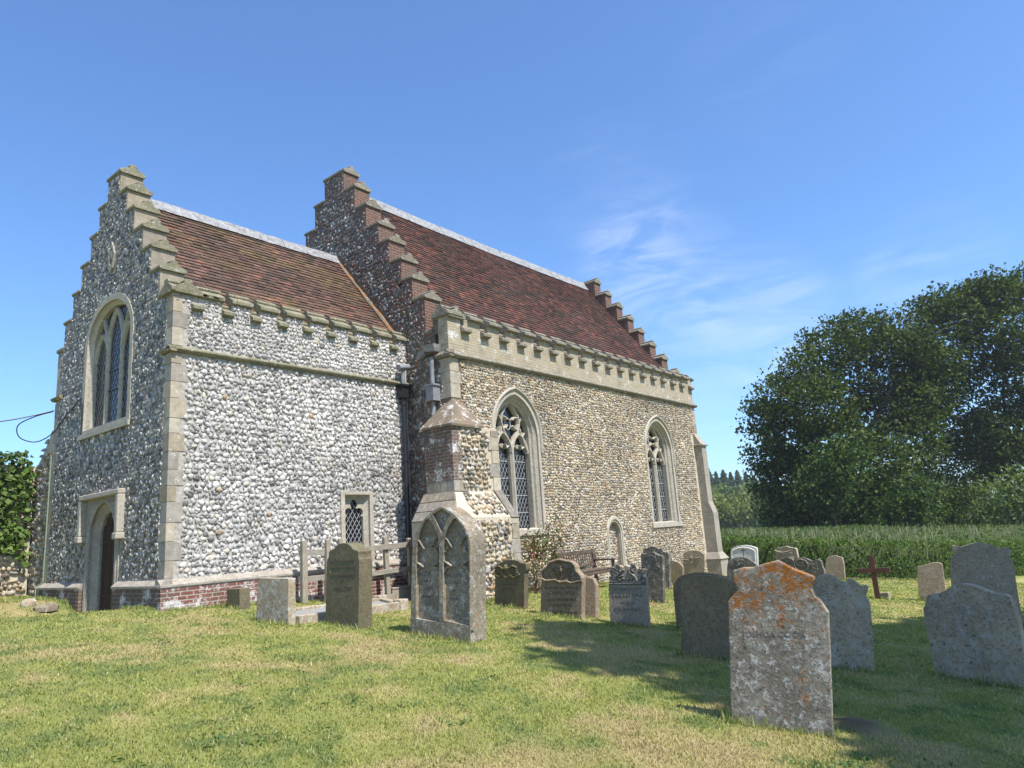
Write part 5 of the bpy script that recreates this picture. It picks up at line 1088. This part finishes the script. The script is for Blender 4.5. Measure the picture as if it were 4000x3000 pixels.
tree('oak_tree', 'taller open oak at the right edge, its branches showing against the sky', 'tree', ground_at(2190, 60), blobs_from(OAK2, 59), 1.35, (24, .42), .26, PAL_OAK, 102, .42, 'trees beyond the crop')
for i, (bl, D0, lb, pl_, gx) in enumerate((
    ([(1790, 985, 45, 0), (1830, 965, 38, 0), (1760, 1030, 40, 0), (1830, 1030, 50, 0), (1800, 1085, 45, 0)], 47, 'lighter green young tree in front of the dark oak', PAL_LIGHT, 1800),
    ([(1935, 1080, 40, 0), (1980, 1060, 42, 0), (1960, 1115, 40, 0), (2010, 1110, 36, 0), (1905, 1120, 32, 0)], 46, 'bright green bushy tree under the oak by the crop edge', PAL_LIGHT, 1960),
    ([(2150, 1075, 45, 0), (2200, 1050, 50, 0), (2240, 1090, 50, 0), (2120, 1110, 32, 0), (2180, 1115, 38, 0)], 50, 'grey-green small tree at the right edge behind the crop', PAL_FAR, 2190),
    ([(2050, 1090, 40, 0), (2085, 1115, 34, 0), (2030, 1120, 30, 0), (2080, 1070, 30, 0)], 49, 'dark low thorn tree between the two oaks', PAL_OAK, 2060),
    ([(1690, 1145, 26, 0), (1735, 1140, 28, 0), (1650, 1150, 20, 0), (1780, 1138, 30, 0)], 52, 'low green scrub bush at the foot of the oak on its left', PAL_FAR, 1720),
    ([(1850, 1138, 28, 0), (1895, 1135, 26, 0), (1820, 1145, 22, 0)], 50, 'dark low bush at the foot of the oak trunk', PAL_OAK, 1850))):
    tree('small_tree', lb, 'tree', ground_at(gx, D0), blobs_from(bl, D0), 2.1, (14, .28), .22, pl_, 120+i, .16, 'small trees along the crop', .25)
# the wood in the distance, each tree its own
DW = 150
wood = [(1545, 1085, 24, PAL_YEL, 'yellow-green broadleaf tree nearest the church at the wood edge'), (1590, 1090, 26, PAL_YEL, 'yellow-green broadleaf tree in the middle of the wood edge'), (1640, 1075, 26, PAL_FAR, 'mid green broadleaf tree at the wood edge'), (1680, 1100, 24, PAL_YEL, 'yellowish broadleaf tree at the wood edge beside the oak'), (1560, 1125, 20, PAL_FAR, 'rounded green bush tree low at the wood edge'), (1615, 1135, 20, PAL_FAR, 'pale green willow-like bush low at the wood edge'), (1660, 1140, 18, PAL_FAR, 'low pale green bush at the wood edge left of the oak'), (1520, 1110, 26, PAL_FAR, 'green broadleaf tree partly behind the church corner'), (1720, 1090, 30, PAL_FAR, 'green broadleaf tree behind the left side of the oak')]
for i, (x, y, rr, p_, lb) in enumerate(wood):
    bl = [(x, y, rr, 0), (x-rr*.55, y+rr*.5, rr*.75, -1), (x+rr*.6, y+rr*.45, rr*.75, 1), (x, y+rr*.9, rr*.9, 0)]
    tree('broadleaf_tree', lb, 'tree', ground_at(x, 125+i % 3*4), blobs_from(bl, 125+i % 3*4), .55, (10, .5), .55, p_, 140+i, .3, 'trees of the distant wood', .2, True)
def conifer(i, px, top, D, w, lb):
    r = np.random.default_rng(200+i); random.seed(i); b = ground_at(px, D); t = at(px*1.8083, top*1.8083, D); h = t[2]-b[2]; root = empty('conifer_tree', b, label=lb, cat='conifer', group='conifers above the distant wood')
    n = 2600; k = r.random(n)**.8; rad = w*(1-k)**.85*(.35+.65*(1-(k*11+i*.3) % 1))*r.random(n)**.5; th = r.random(n)*6.283; P = np.stack([rad*np.cos(th), rad*np.sin(th), h*(.25+.75*k)-rad*.3], 1)
    V, F, C = leaf_cloud(P, .08, .55, PAL_CON, r); mesh_np('crown', V, F, M['leaf'], root, C); m = MB(); m.tube([(0, 0, -.5), (0, 0, h*.95)], [.3, .04], 6); m.build('trunk', M['bark'], root)
cl = ['tallest dark conifer spire beside the church corner', 'dark conifer spire second along from the church', 'dark conifer spire with a narrow tip in the far row', 'dark conifer in the middle of the far row', 'broad dark conifer in the far row', 'dark conifer near the oak in the far row', 'dark pointed conifer touching the oak outline', 'low dark conifer at the far row left of the oak', 'dark conifer half behind the church corner', 'dark conifer hidden behind the oak edge']
for i, (px, tp) in enumerate(((1533, 1012), (1546, 1009), (1562, 1018), (1578, 1013), (1594, 1019), (1609, 1014), (1627, 1020), (1643, 1026), (1520, 1020), (1662, 1030))): conifer(i, px, tp, 178+(i*7) % 12, (4.2, 6.2, 5.0, 7.4, 4.6, 6.6, 5.2, 8.0, 5.0, 6.0)[i], cl[i])
# mass of woodland behind the individual trees
r = np.random.default_rng(77); pts = []
for px in range(1380, 3300, 16):
    D = 150+r.random()*12; v = at(px*1.8083, (1058+r.random()*14)*1.8083, D); g0 = float(gz(v[0], v[1])); rad = 3.4+r.random()*2
    for zc in np.arange(g0+2, v[2], 4.5): pts.append((v[0], v[1], zc, rad))
P = crown_points(r, pts, .3, (10, .6)); V, F, C = leaf_cloud(P, 0, .8, PAL_FAR, r); o = mesh_np('woodland', V, F, M['leaf'], None, C); tag(o, 'hazy mass of mixed woodland on the skyline', 'woodland', kind='stuff')
# shade trees south of the churchyard (outside the frame, their shadows lie on the lawn)
SH = []
for (x, y, rd, hh) in ((3.8, -5.7, .6, 14), (3.3, -6.7, .95, 14), (4.3, -7.6, 1.1, 13), (1.9, -7.3, .6, 13.5), (2.9, -8.4, 1.0, 12), (5.2, -8.9, 1.4, 12.5), (3.6, -9.8, 1.3, 11.5), (7, -9.9, 1.4, 12), (5.2, -10.8, 1.5, 11), (9, -11, 1.4, 11.5), (7.2, -12, 1.6, 11), (2.2, -10.6, .8, 10.5), (1.5, -9.2, .5, 11.5), (11, -11.6, 1.4, 11.5), (3.5, -12, 1.4, 10), (1.0, -11.7, .9, 9.5), (9, -13, 1.7, 10.5), (13, -12.5, 1.3, 11), (.8, -11.3, .8, 10), (2.3, -11.5, 1.0, 10), (-.5, -11.9, .7, 9)):
    SH.append((x-hh*.0653, y-hh*.6215, hh-1.4, rd))
tree('shade_tree', 'spreading broadleaf tree south of the headstones, casting the dappled shade', 'tree', (6.0, -18.5, float(gz(6, -16))), SH, 4.6, (17, .26), .38, PAL_OAK, 301, .3)
# ------------------------------------------------------------------ rose bush
r = np.random.default_rng(9); random.seed(9); rb = empty('rose_bush', (7.4, -2.05, float(gz(7.5, -2.0))), label='straggling rose bush with small pink flowers against the nave wall', cat='rose bush')
m = MB(); tips = []
for k in range(13):
    a = random.uniform(-1.0, 1.3); tip = Vector((a*.62, random.uniform(-.25, .25), random.uniform(.75, 1.6)-abs(a-.3)*.25)); limb(m, (random.uniform(-.06, .06), 0, -.1), tip, .014, .005, .06, 6); tips.append(tip)
    for _ in range(3): t2 = tip+Vector((random.uniform(-.25, .3), random.uniform(-.1, .1), random.uniform(-.25, .2))); limb(m, tip.lerp(Vector((0, 0, .3)), .25), t2, .006, .003, .02, 3); tips.append(t2)
m.build('stem', plain('rose_stem', (.10, .07, .045), .8, .2), rb)
c = np.repeat(np.array([tuple(t) for t in tips]), 30, 0)+r.normal(size=(len(tips)*30, 3))*np.array((.11, .07, .12)); V, F, C = leaf_cloud(c, 0, .055, [(3, (.075, .115, .03)), (3, (.12, .12, .04)), (4, (.17, .09, .055))], r); mesh_np('foliage', V, F, M['leaf'], rb, C)
c = np.array([tuple(t) for t in tips])[r.choice(len(tips), 16)]+r.normal(size=(16, 3))*.07; c = np.repeat(c, 7, 0)+r.normal(size=(112, 3))*.014; V, F, C = leaf_cloud(c, 0, .04, [(3, (.55, .10, .16)), (2, (.62, .25, .28))], r); mesh_np('flower', V, F, M['leaf'], rb, C)
# ------------------------------------------------------------------ ruined ivy wall on the left
iw = empty('ruined_wall', (0, 6.6, -.4), label='ruined flint wall overgrown with ivy left of the chapel', cat='wall')
YI = 6.55; top = [(-9, 2.9), (-6, 2.85), (-4, 2.8), (-2.2, 2.72), (-.9, 2.66), (-.3, 2.60), (.02, 2.58)]
m = MB(); poly = [(-9, -1.3)]+[(.02, -1.3)]+top[::-1]; mI = lambda u, v, d: (u, YI-6.6+d+0*u, v+.4); m.prism([poly], 0, .6, mI)
m.prism([[(W_-6.6+.0, -.9), (.3, -.9), (.3, 2.95), (-.05, 3.0), (-.35, 3.2), (-.8, 3.65), (W_-6.6, 3.9)]], .06, .7, lambda u, v, d: (d, u, v))
wl = m.build('wall', M['mortar_cream'], iw)
fI = flints(-6, .0, -1.0, 2.75, .12, 1.2, .06, region([(u, v) for u, v in poly]), PAL_N, mI, 71)
fJ = flints(W_-6.6, .0, -.5, 3.2, .12, 1.2, .05, region([(W_-6.6+.0, -.9), (.0, -.9), (.0, 2.9), (-.35, 3.15), (-.8, 3.6), (W_-6.6, 3.8)]), PAL_R, lambda u, v, d: (.06+d+0*u, u, v), 72)
flint_part('flint_facing', [fI, fJ], M['pebble'], wl, True)
m = MB(); random.seed(5)
for k in range(70):
    x = random.uniform(-5, .1); zt = np.interp(x, [p[0] for p in top], [p[1] for p in top]); m.cur = (1, 1, 1)
    if random.random() < .35: x = random.uniform(.05, .5); y = random.uniform(-.95, -.1); zt = np.interp(y, (W_-6.6, -.8, -.35, -.05), (3.9, 3.65, 3.2, 3.0))-.4
    else: y = random.uniform(-.02, .5)
    s = random.uniform(.05, .13); a = random.random()*3; vs = []; 
    for p in range(2):
        for q in range(6): vs.append((x+s*math.cos(a+q*1.047)*(1-.35*p)*random.uniform(.8, 1.2), y+s*math.sin(a+q*1.047)*(1-.35*p)*.9, zt+.36+s*(.0 if p == 0 else .85)*random.uniform(.7, 1.1)))
    m.add(vs, [tuple(range(6)), tuple(range(6, 12))]+[(q, (q+1) % 6, (q+1) % 6+6, q+6) for q in range(6)])
m.build('rubble_top', M['lime'], wl)
r = np.random.default_rng(33); n = 9500; u = -r.random(n)**.8*5.0; v = -.1+r.random(n)*3.0; d = fbm(u*1.1+3, v*1.1+8, 3)
keep = (d > .36-.12*(u > -1.3)) & (v > .2+.5*np.abs(np.sin(u*3))) & (u < -.03); u, v = u[keep], v[keep]; P = np.stack([u, -.11-r.random(len(u))*.16, v+.4], 1)
V, F, C = leaf_cloud(P, .02, .115, [(4, (.10, .165, .03)), (3, (.07, .12, .025)), (2, (.15, .205, .05)), (2, (.045, .07, .02))], r, 1.2, flat=(0, -1, .5)); mesh_np('ivy', V, F, M['leaf'], iw, C)
m = MB()
for k in range(90):
    x = random.uniform(-3.4, -.1); z = random.uniform(.2, 2.7); a = random.uniform(-2.6, -.5); l = random.uniform(.3, .9); m.tube([(x, -.08, z+.4), (x+l*.5*math.cos(a), -.12-random.random()*.06, z+.4+l*.5*math.sin(a)), (x+l*math.cos(a+.4), -.08, max(0, z+.4+l*math.sin(a+.4)))], .008, 4)
m.build('ivy_stem', plain('dry_ivy_stem', (.2, .15, .10), .9, .1), iw)
# stones beside the door
for i, (x, y, sx, lb) in enumerate(((-.75, 3.9, .13, 'pale flat stone lying in the grass by the west door'), (-.55, 3.55, .2, 'grey low stone beside the pale one by the west door'))):
    m = MB(); vs = []; random.seed(i+3)
    for p, (rr, h) in enumerate(((1, -.06), (1.05, .03), (.7, .09))):
        for q in range(9): vs.append((sx*rr*math.cos(q*.698)*random.uniform(.85, 1.15), sx*.7*rr*math.sin(q*.698)*random.uniform(.85, 1.15), h*random.uniform(.8, 1.1)))
    m.add(vs, [(p*9+q, p*9+(q+1) % 9, (p+1)*9+(q+1) % 9, (p+1)*9+q) for p in range(2) for q in range(9)]+[tuple(18+q for q in range(9))]); o = m.build('loose_stone', SM['white' if i == 0 else 'grey'], smooth=True); o.location = (x, y, float(gz(x, y))+.04); tag(o, lb, 'stone')
# overhead cable
m = MB(); a = Vector((-.05, W_-.05, 3.72)); fpt = at(-350, 1660, 14.0); 
m.tube([a.lerp(Vector(fpt), t)+Vector((0, 0, -.5*t*(1-t))) for t in np.linspace(0, 1, 12)], .014, 6)
tag(m.build('overhead_cable', M['cable']), 'black cable reaching the chapel corner from the left', 'cable')
def spline(P, k=5):
    P = [np.array(p, float) for p in P]; P = [P[0]]+P+[P[-1]]; out = []
    for i in range(1, len(P)-2):
        for t in np.arange(k)/k: out.append(tuple(.5*(2*P[i]+(P[i+1]-P[i-1])*t+(2*P[i-1]-5*P[i]+4*P[i+1]-P[i+2])*t*t+(3*P[i]-P[i-1]-3*P[i+1]+P[i+2])*t**3)))
    return out+[tuple(P[-1])]
m = MB(); m.tube(spline([(-.06, W_-.03, 3.70), (-.30, W_+.35, 3.62), (-.52, W_+.62, 3.45), (-.48, W_+.60, 3.18), (-.25, W_+.3, 3.05), (-.06, W_-.1, 3.2), (-.05, W_-.6, 3.42), (-.04, W_-1.1, 3.60), (-.05, 3.98, 3.72), (-.05, 3.80, 3.62), (-.045, 3.80, 2.9)]), .012, 6); tag(m.build('service_cable', M['cable'], smooth=True), 'looped black service cable across the west wall to the window', 'cable')
# ------------------------------------------------------------------ ground, grass, crop
def patch_cols(x, y):
    a = fbm(x*.55+3, y*.55+5, 4); b = fbm(x*1.9+31, y*1.9+17, 4); c = fbm(x*4.5+71, y*4.5+23, 3)
    g = np.array((.295, .305, .090)); dg = np.array((.195, .24, .075)); ye = np.array((.41, .375, .145)); br = np.array((.43, .325, .185))
    w1 = np.clip((b-.52)*6, 0, 1)[..., None]; w2 = np.clip((.55*a+.45*b-.50)*8, 0, 1)[..., None]; w3 = np.clip((.5*c+.5*b-.60)*10, 0, 1)[..., None]
    col = g*(1-w1)+ye*w1; col = col*(1-.45*w2)+br*.45*w2; w4 = np.clip((.45-.5*c-.5*fbm(x*1.3+9, y*1.3+77, 3))*-10-.3, 0, 1)[..., None]; w5 = np.clip((.46-(.6*c+.4*b))*9, 0, 1)[..., None]
    col = col*1.05; col = col*(1-w5)+dg*w5; col = col*(1-.6*w3)+br*.6*w3
    return col
xs = np.unique(np.concatenate([np.arange(-10, 26, .16), np.linspace(-120, -10, 24), np.geomspace(26, 900, 40)])); ys = np.unique(np.concatenate([np.arange(-18, 5, .16), np.linspace(-260, -18, 30), np.geomspace(5, 420, 36)]))
X, Y = np.meshgrid(xs, ys, indexing='ij'); Z = gz(X, Y); V = np.stack([X, Y, Z], -1).reshape(-1, 3); nx, ny = X.shape; ii = np.arange(nx*ny).reshape(nx, ny)
F = np.stack([ii[:-1, :-1], ii[1:, :-1], ii[1:, 1:], ii[:-1, 1:]], -1).reshape(-1, 4); C = patch_cols(X, Y).reshape(-1, 3)*.95
C = np.where((X.ravel() > 46)[:, None], np.array((.10, .15, .035)), C)
de = np.exp(-(((X-.86)/.26)**2+((Y+10.4)/.22)**2)**1.5).ravel()[:, None]; C = C*(1-de)+np.array((.17, .12, .085))*de; V[:, 2] += de[:, 0]*.05
o = mesh_np('ground', V, F, M['ground'], None, C, True); tag(o, kind='structure')
def grass(n, seed, a0=0., a1=52.):
    r = np.random.default_rng(seed); R0, R1 = 1.6, 34.; rr = R0*(R1/R0)**(r.random(n)**.92); th = R_(38.7)+np.where(r.random(n) < .5, -1, 1)*R_(1)*(a0+(a1-a0)*r.random(n))
    x = CAM[0]+rr*np.cos(th); y = CAM[1]+rr*np.sin(th); ok = ~((x > -.11) & (y > -.11)) & ~((x > L_-.2) & (y > -1.45)) & (x < 24+.0*y) & (np.hypot((x-.86)/.26, (y+10.4)/.22) > .85)
    ok &= ~((x > 4.66) & (x < 6.55) & (y > -2.36)); x, y, rr = x[ok], y[ok], rr[ok]; n = len(x); z = gz(x, y)
    tuft = fbm(x*2.6+3, y*2.6+1, 3); h = (.010+.015*r.random(n))*(.6+.9*tuft)*(1+.02*rr); w = (.0013+.0009*rr)*(.7+.6*r.random(n)); a = r.random(n)*6.283; lean = r.random(n)*.9+.15; la = r.random(n)*6.283
    dx, dy = np.cos(a)*w, np.sin(a)*w; tx, ty = np.cos(la)*h*lean, np.sin(la)*h*lean
    V = np.stack([np.stack([x-dx, y-dy, z-.004], -1), np.stack([x+dx, y+dy, z-.004], -1), np.stack([x+tx, y+ty, z+h], -1)], 1).reshape(-1, 3); F = np.arange(n*3).reshape(-1, 3)
    c = patch_cols(x, y)*(.72+.56*r.random((n, 1))); dry = r.random((n, 1)) < .09; c = np.where(dry, np.array((.44, .39, .22))*(.7+.6*r.random((n, 1))), c); C = np.repeat(c[:, None], 3, 1); C[:, :2] *= .8
    return V, F, C.reshape(-1, 3)
V, F, C = grass(660000, 5); V_, F_, C_ = grass(170000, 6, 52., 100.); F = np.concatenate([F, F_+len(V)]); V = np.concatenate([V, V_]); C = np.concatenate([C, C_])
def fringe(seed):
    """longer grass the mower missed, along the feet of the headstones and the walls"""
    r = np.random.default_rng(seed); X = []; Y = []
    for k, s in STONES.items():
        if k in ('cross',): continue
        a = R_(s['a']); w = (s['o'][-1][0]-s['o'][0][0])/2+.05; n = int(700*w); u = (r.random(n)*2-1)*w; v = np.where(r.random(n) < .6, -.02-np.abs(r.normal(size=n))*.03, .12+np.abs(r.normal(size=n))*.03)
        X.append(s['p'][0]+u*math.cos(a)-v*math.sin(a)); Y.append(s['p'][1]+u*math.sin(a)+v*math.cos(a))
    for (x0, y0, x1, y1, n) in ((0, -.15, 5.3, -.15, 2200), (-.15, 3.3, -.15, 5.4, 700), (-.15, 0, -.15, 1.7, 700), (6.6, -1.5, 17.8, -1.5, 3500), (4.6, -2.42, 6.6, -2.42, 900), (19.4, -5, 24, -8.5, 3000)):
        t = r.random(n); X.append(x0+(x1-x0)*t+r.normal(size=n)*.03); Y.append(y0+(y1-y0)*t-np.abs(r.normal(size=n))*.05)
    x = np.concatenate(X); y = np.concatenate(Y); n = len(x); z = gz(x, y); h = (.03+.07*r.random(n)**1.5)*(.5+1.0*fbm(x*5+3, y*5+1, 2)); w = .0025+.0006*np.hypot(x-CAM[0], y-CAM[1]); a = r.random(n)*6.283; l = r.random(n)*.6; b = r.random(n)*6.283
    V = np.stack([np.stack([x-w*np.cos(a), y-w*np.sin(a), z-.01], -1), np.stack([x+w*np.cos(a), y+w*np.sin(a), z-.01], -1), np.stack([x+l*h*np.cos(b), y+l*h*np.sin(b), z+h], -1)], 1).reshape(-1, 3)
    c = np.where(r.random((n, 1)) < .3, np.array((.42, .37, .19)), np.array((.21, .26, .07)))*(.7+.6*r.random((n, 1))); return V, np.arange(n*3).reshape(-1, 3), np.repeat(c[:, None], 3, 1).reshape(-1, 3)
V_, F_, C_ = fringe(8); F = np.concatenate([F, F_+len(V)]); V = np.concatenate([V, V_]); C = np.concatenate([C, C_])
o = mesh_np('grass', V, F, M['grass'], None, C); tag(o, 'short sunburnt mown grass of the churchyard', 'grass', kind='stuff')
# coarse clover and plantain tufts near the camera
r = np.random.default_rng(15); n = 380; rr = 2.2*(6.)**r.random(n); th = R_(38.7)+(r.random(n)-.5)*R_(95); x = CAM[0]+rr*np.cos(th); y = CAM[1]+rr*np.sin(th); k = (fbm(x*1.1+9, y*1.1+77, 3) > .54) & ~((x > -.2) & (y > -.2)); x, y = x[k], y[k]
P = np.repeat(np.stack([x, y, gz(x, y)+.018], -1), 14, 0); P = P+r.normal(size=P.shape)*np.array((.07, .07, .008)); V, F, C = leaf_cloud(P, 0, .042, [(3, (.075, .14, .045)), (2, (.06, .11, .04)), (1, (.11, .16, .06))], r, .5, flat=(0, 0, 1.)); o = mesh_np('clover', V, F, M['leaf'], None, C); tag(o, 'dark green weed tufts in the lawn', 'weeds', kind='stuff')
# field crop
FRONT = np.array([(19.6, 2.5), (19.9, -1.5), (20.3, -5.4), (22.6, -7.2), (24.9, -8.6), (29, -10.6), (36, -14.5), (46, -21)])
seglen = np.hypot(*np.diff(FRONT, axis=0).T); cum = np.concatenate([[0], np.cumsum(seglen)])
def crop_xy(s, d):
    """s metres along the front edge, d metres behind it (towards the east)."""
    fx = np.interp(s, cum, FRONT[:, 0]); fy = np.interp(s, cum, FRONT[:, 1]); return fx+d*.86, fy+d*.42
r = np.random.default_rng(44); Ltot = cum[-1]
n = 52000; s = r.random(n)*Ltot; d = r.random(n)**2.2*6.; z = 1.25*r.random(n)**.75; x, y = crop_xy(s, d-.05*np.sin(s*5)); P = np.stack([x, y, gz(x, y)+z], -1)
V1, F1, C1 = leaf_cloud(P, .03, .10, [(4, (.075, .135, .026)), (3, (.10, .165, .032)), (2, (.05, .095, .02)), (1, (.17, .20, .05))], r, .55)
n = 26000; s = r.random(n)*Ltot; d = r.random(n)**1.3*30.; x, y = crop_xy(s, d); P = np.stack([x, y, gz(x, y)+1.10+.14*r.random(n)], -1); V2, F2, C2 = leaf_cloud(P, .03, .17, [(4, (.085, .135, .032)), (2, (.13, .155, .05)), (3, (.065, .11, .026))], r, .5)
n = 4200; s = r.random(n)*Ltot; d = r.random(n)**1.6*14.; x, y = crop_xy(s, d); zb = gz(x, y)+.75; h = .42+.42*r.random(n); a = r.random(n)*6.28; w = .007+.0008*d; lx, ly = (r.random((2, n))-.5)*.16
V3 = np.stack([np.stack([x-w*np.cos(a), y-w*np.sin(a), zb], -1), np.stack([x+w*np.cos(a), y+w*np.sin(a), zb], -1), np.stack([x+lx+w*.5*np.cos(a), y+ly+w*.5*np.sin(a), zb+h], -1), np.stack([x+lx-w*.5*np.cos(a), y+ly-w*.5*np.sin(a), zb+h], -1)], 1).reshape(-1, 3); F3 = np.arange(n*4).reshape(-1, 4)
C3 = np.repeat((np.array((.30, .275, .18))*(.6+.7*r.random((n, 1))))[:, None], 4, 1).reshape(-1, 3)
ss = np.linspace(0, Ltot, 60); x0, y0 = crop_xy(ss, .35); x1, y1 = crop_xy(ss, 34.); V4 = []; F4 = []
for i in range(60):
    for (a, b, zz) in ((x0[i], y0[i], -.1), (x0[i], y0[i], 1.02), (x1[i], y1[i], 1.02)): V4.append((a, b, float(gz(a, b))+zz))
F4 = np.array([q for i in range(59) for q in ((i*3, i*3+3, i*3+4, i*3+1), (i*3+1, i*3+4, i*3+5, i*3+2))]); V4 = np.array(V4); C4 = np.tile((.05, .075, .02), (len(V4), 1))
nn = [len(V1), len(V2), len(V3)]; o = mesh_np('field_crop', np.concatenate([V1, V2, V3, V4]), np.concatenate([F1, F2+nn[0], F3+nn[0]+nn[1], F4+sum(nn)]), M['leaf'], None, np.concatenate([C1, C2, C3, C4])); tag(o, 'tall green field crop with pale seed stems beyond the churchyard', 'crop', kind='stuff')
# ------------------------------------------------------------------ the summer air between here and the wood
m = MB(); m.box((-140, -280, -14), (420, 300, 32)); hz = bpy.data.materials.new('summer_air'); hz.use_nodes = True; nt = hz.node_tree; nt.nodes.clear()
ou = nt.nodes.new('ShaderNodeOutputMaterial'); vo = nt.nodes.new('ShaderNodeVolumePrincipled'); vo.inputs['Color'].default_value = (.95, .97, 1, 1); vo.inputs['Density'].default_value = .0004; vo.inputs['Anisotropy'].default_value = .2
nt.links.new(vo.outputs[0], ou.inputs['Volume']); o = m.build('haze', hz); tag(o, 'thin summer haze softening the distant wood', 'haze', kind='stuff')
S.cycles.volume_bounces = 0; S.cycles.volume_step_rate = 10
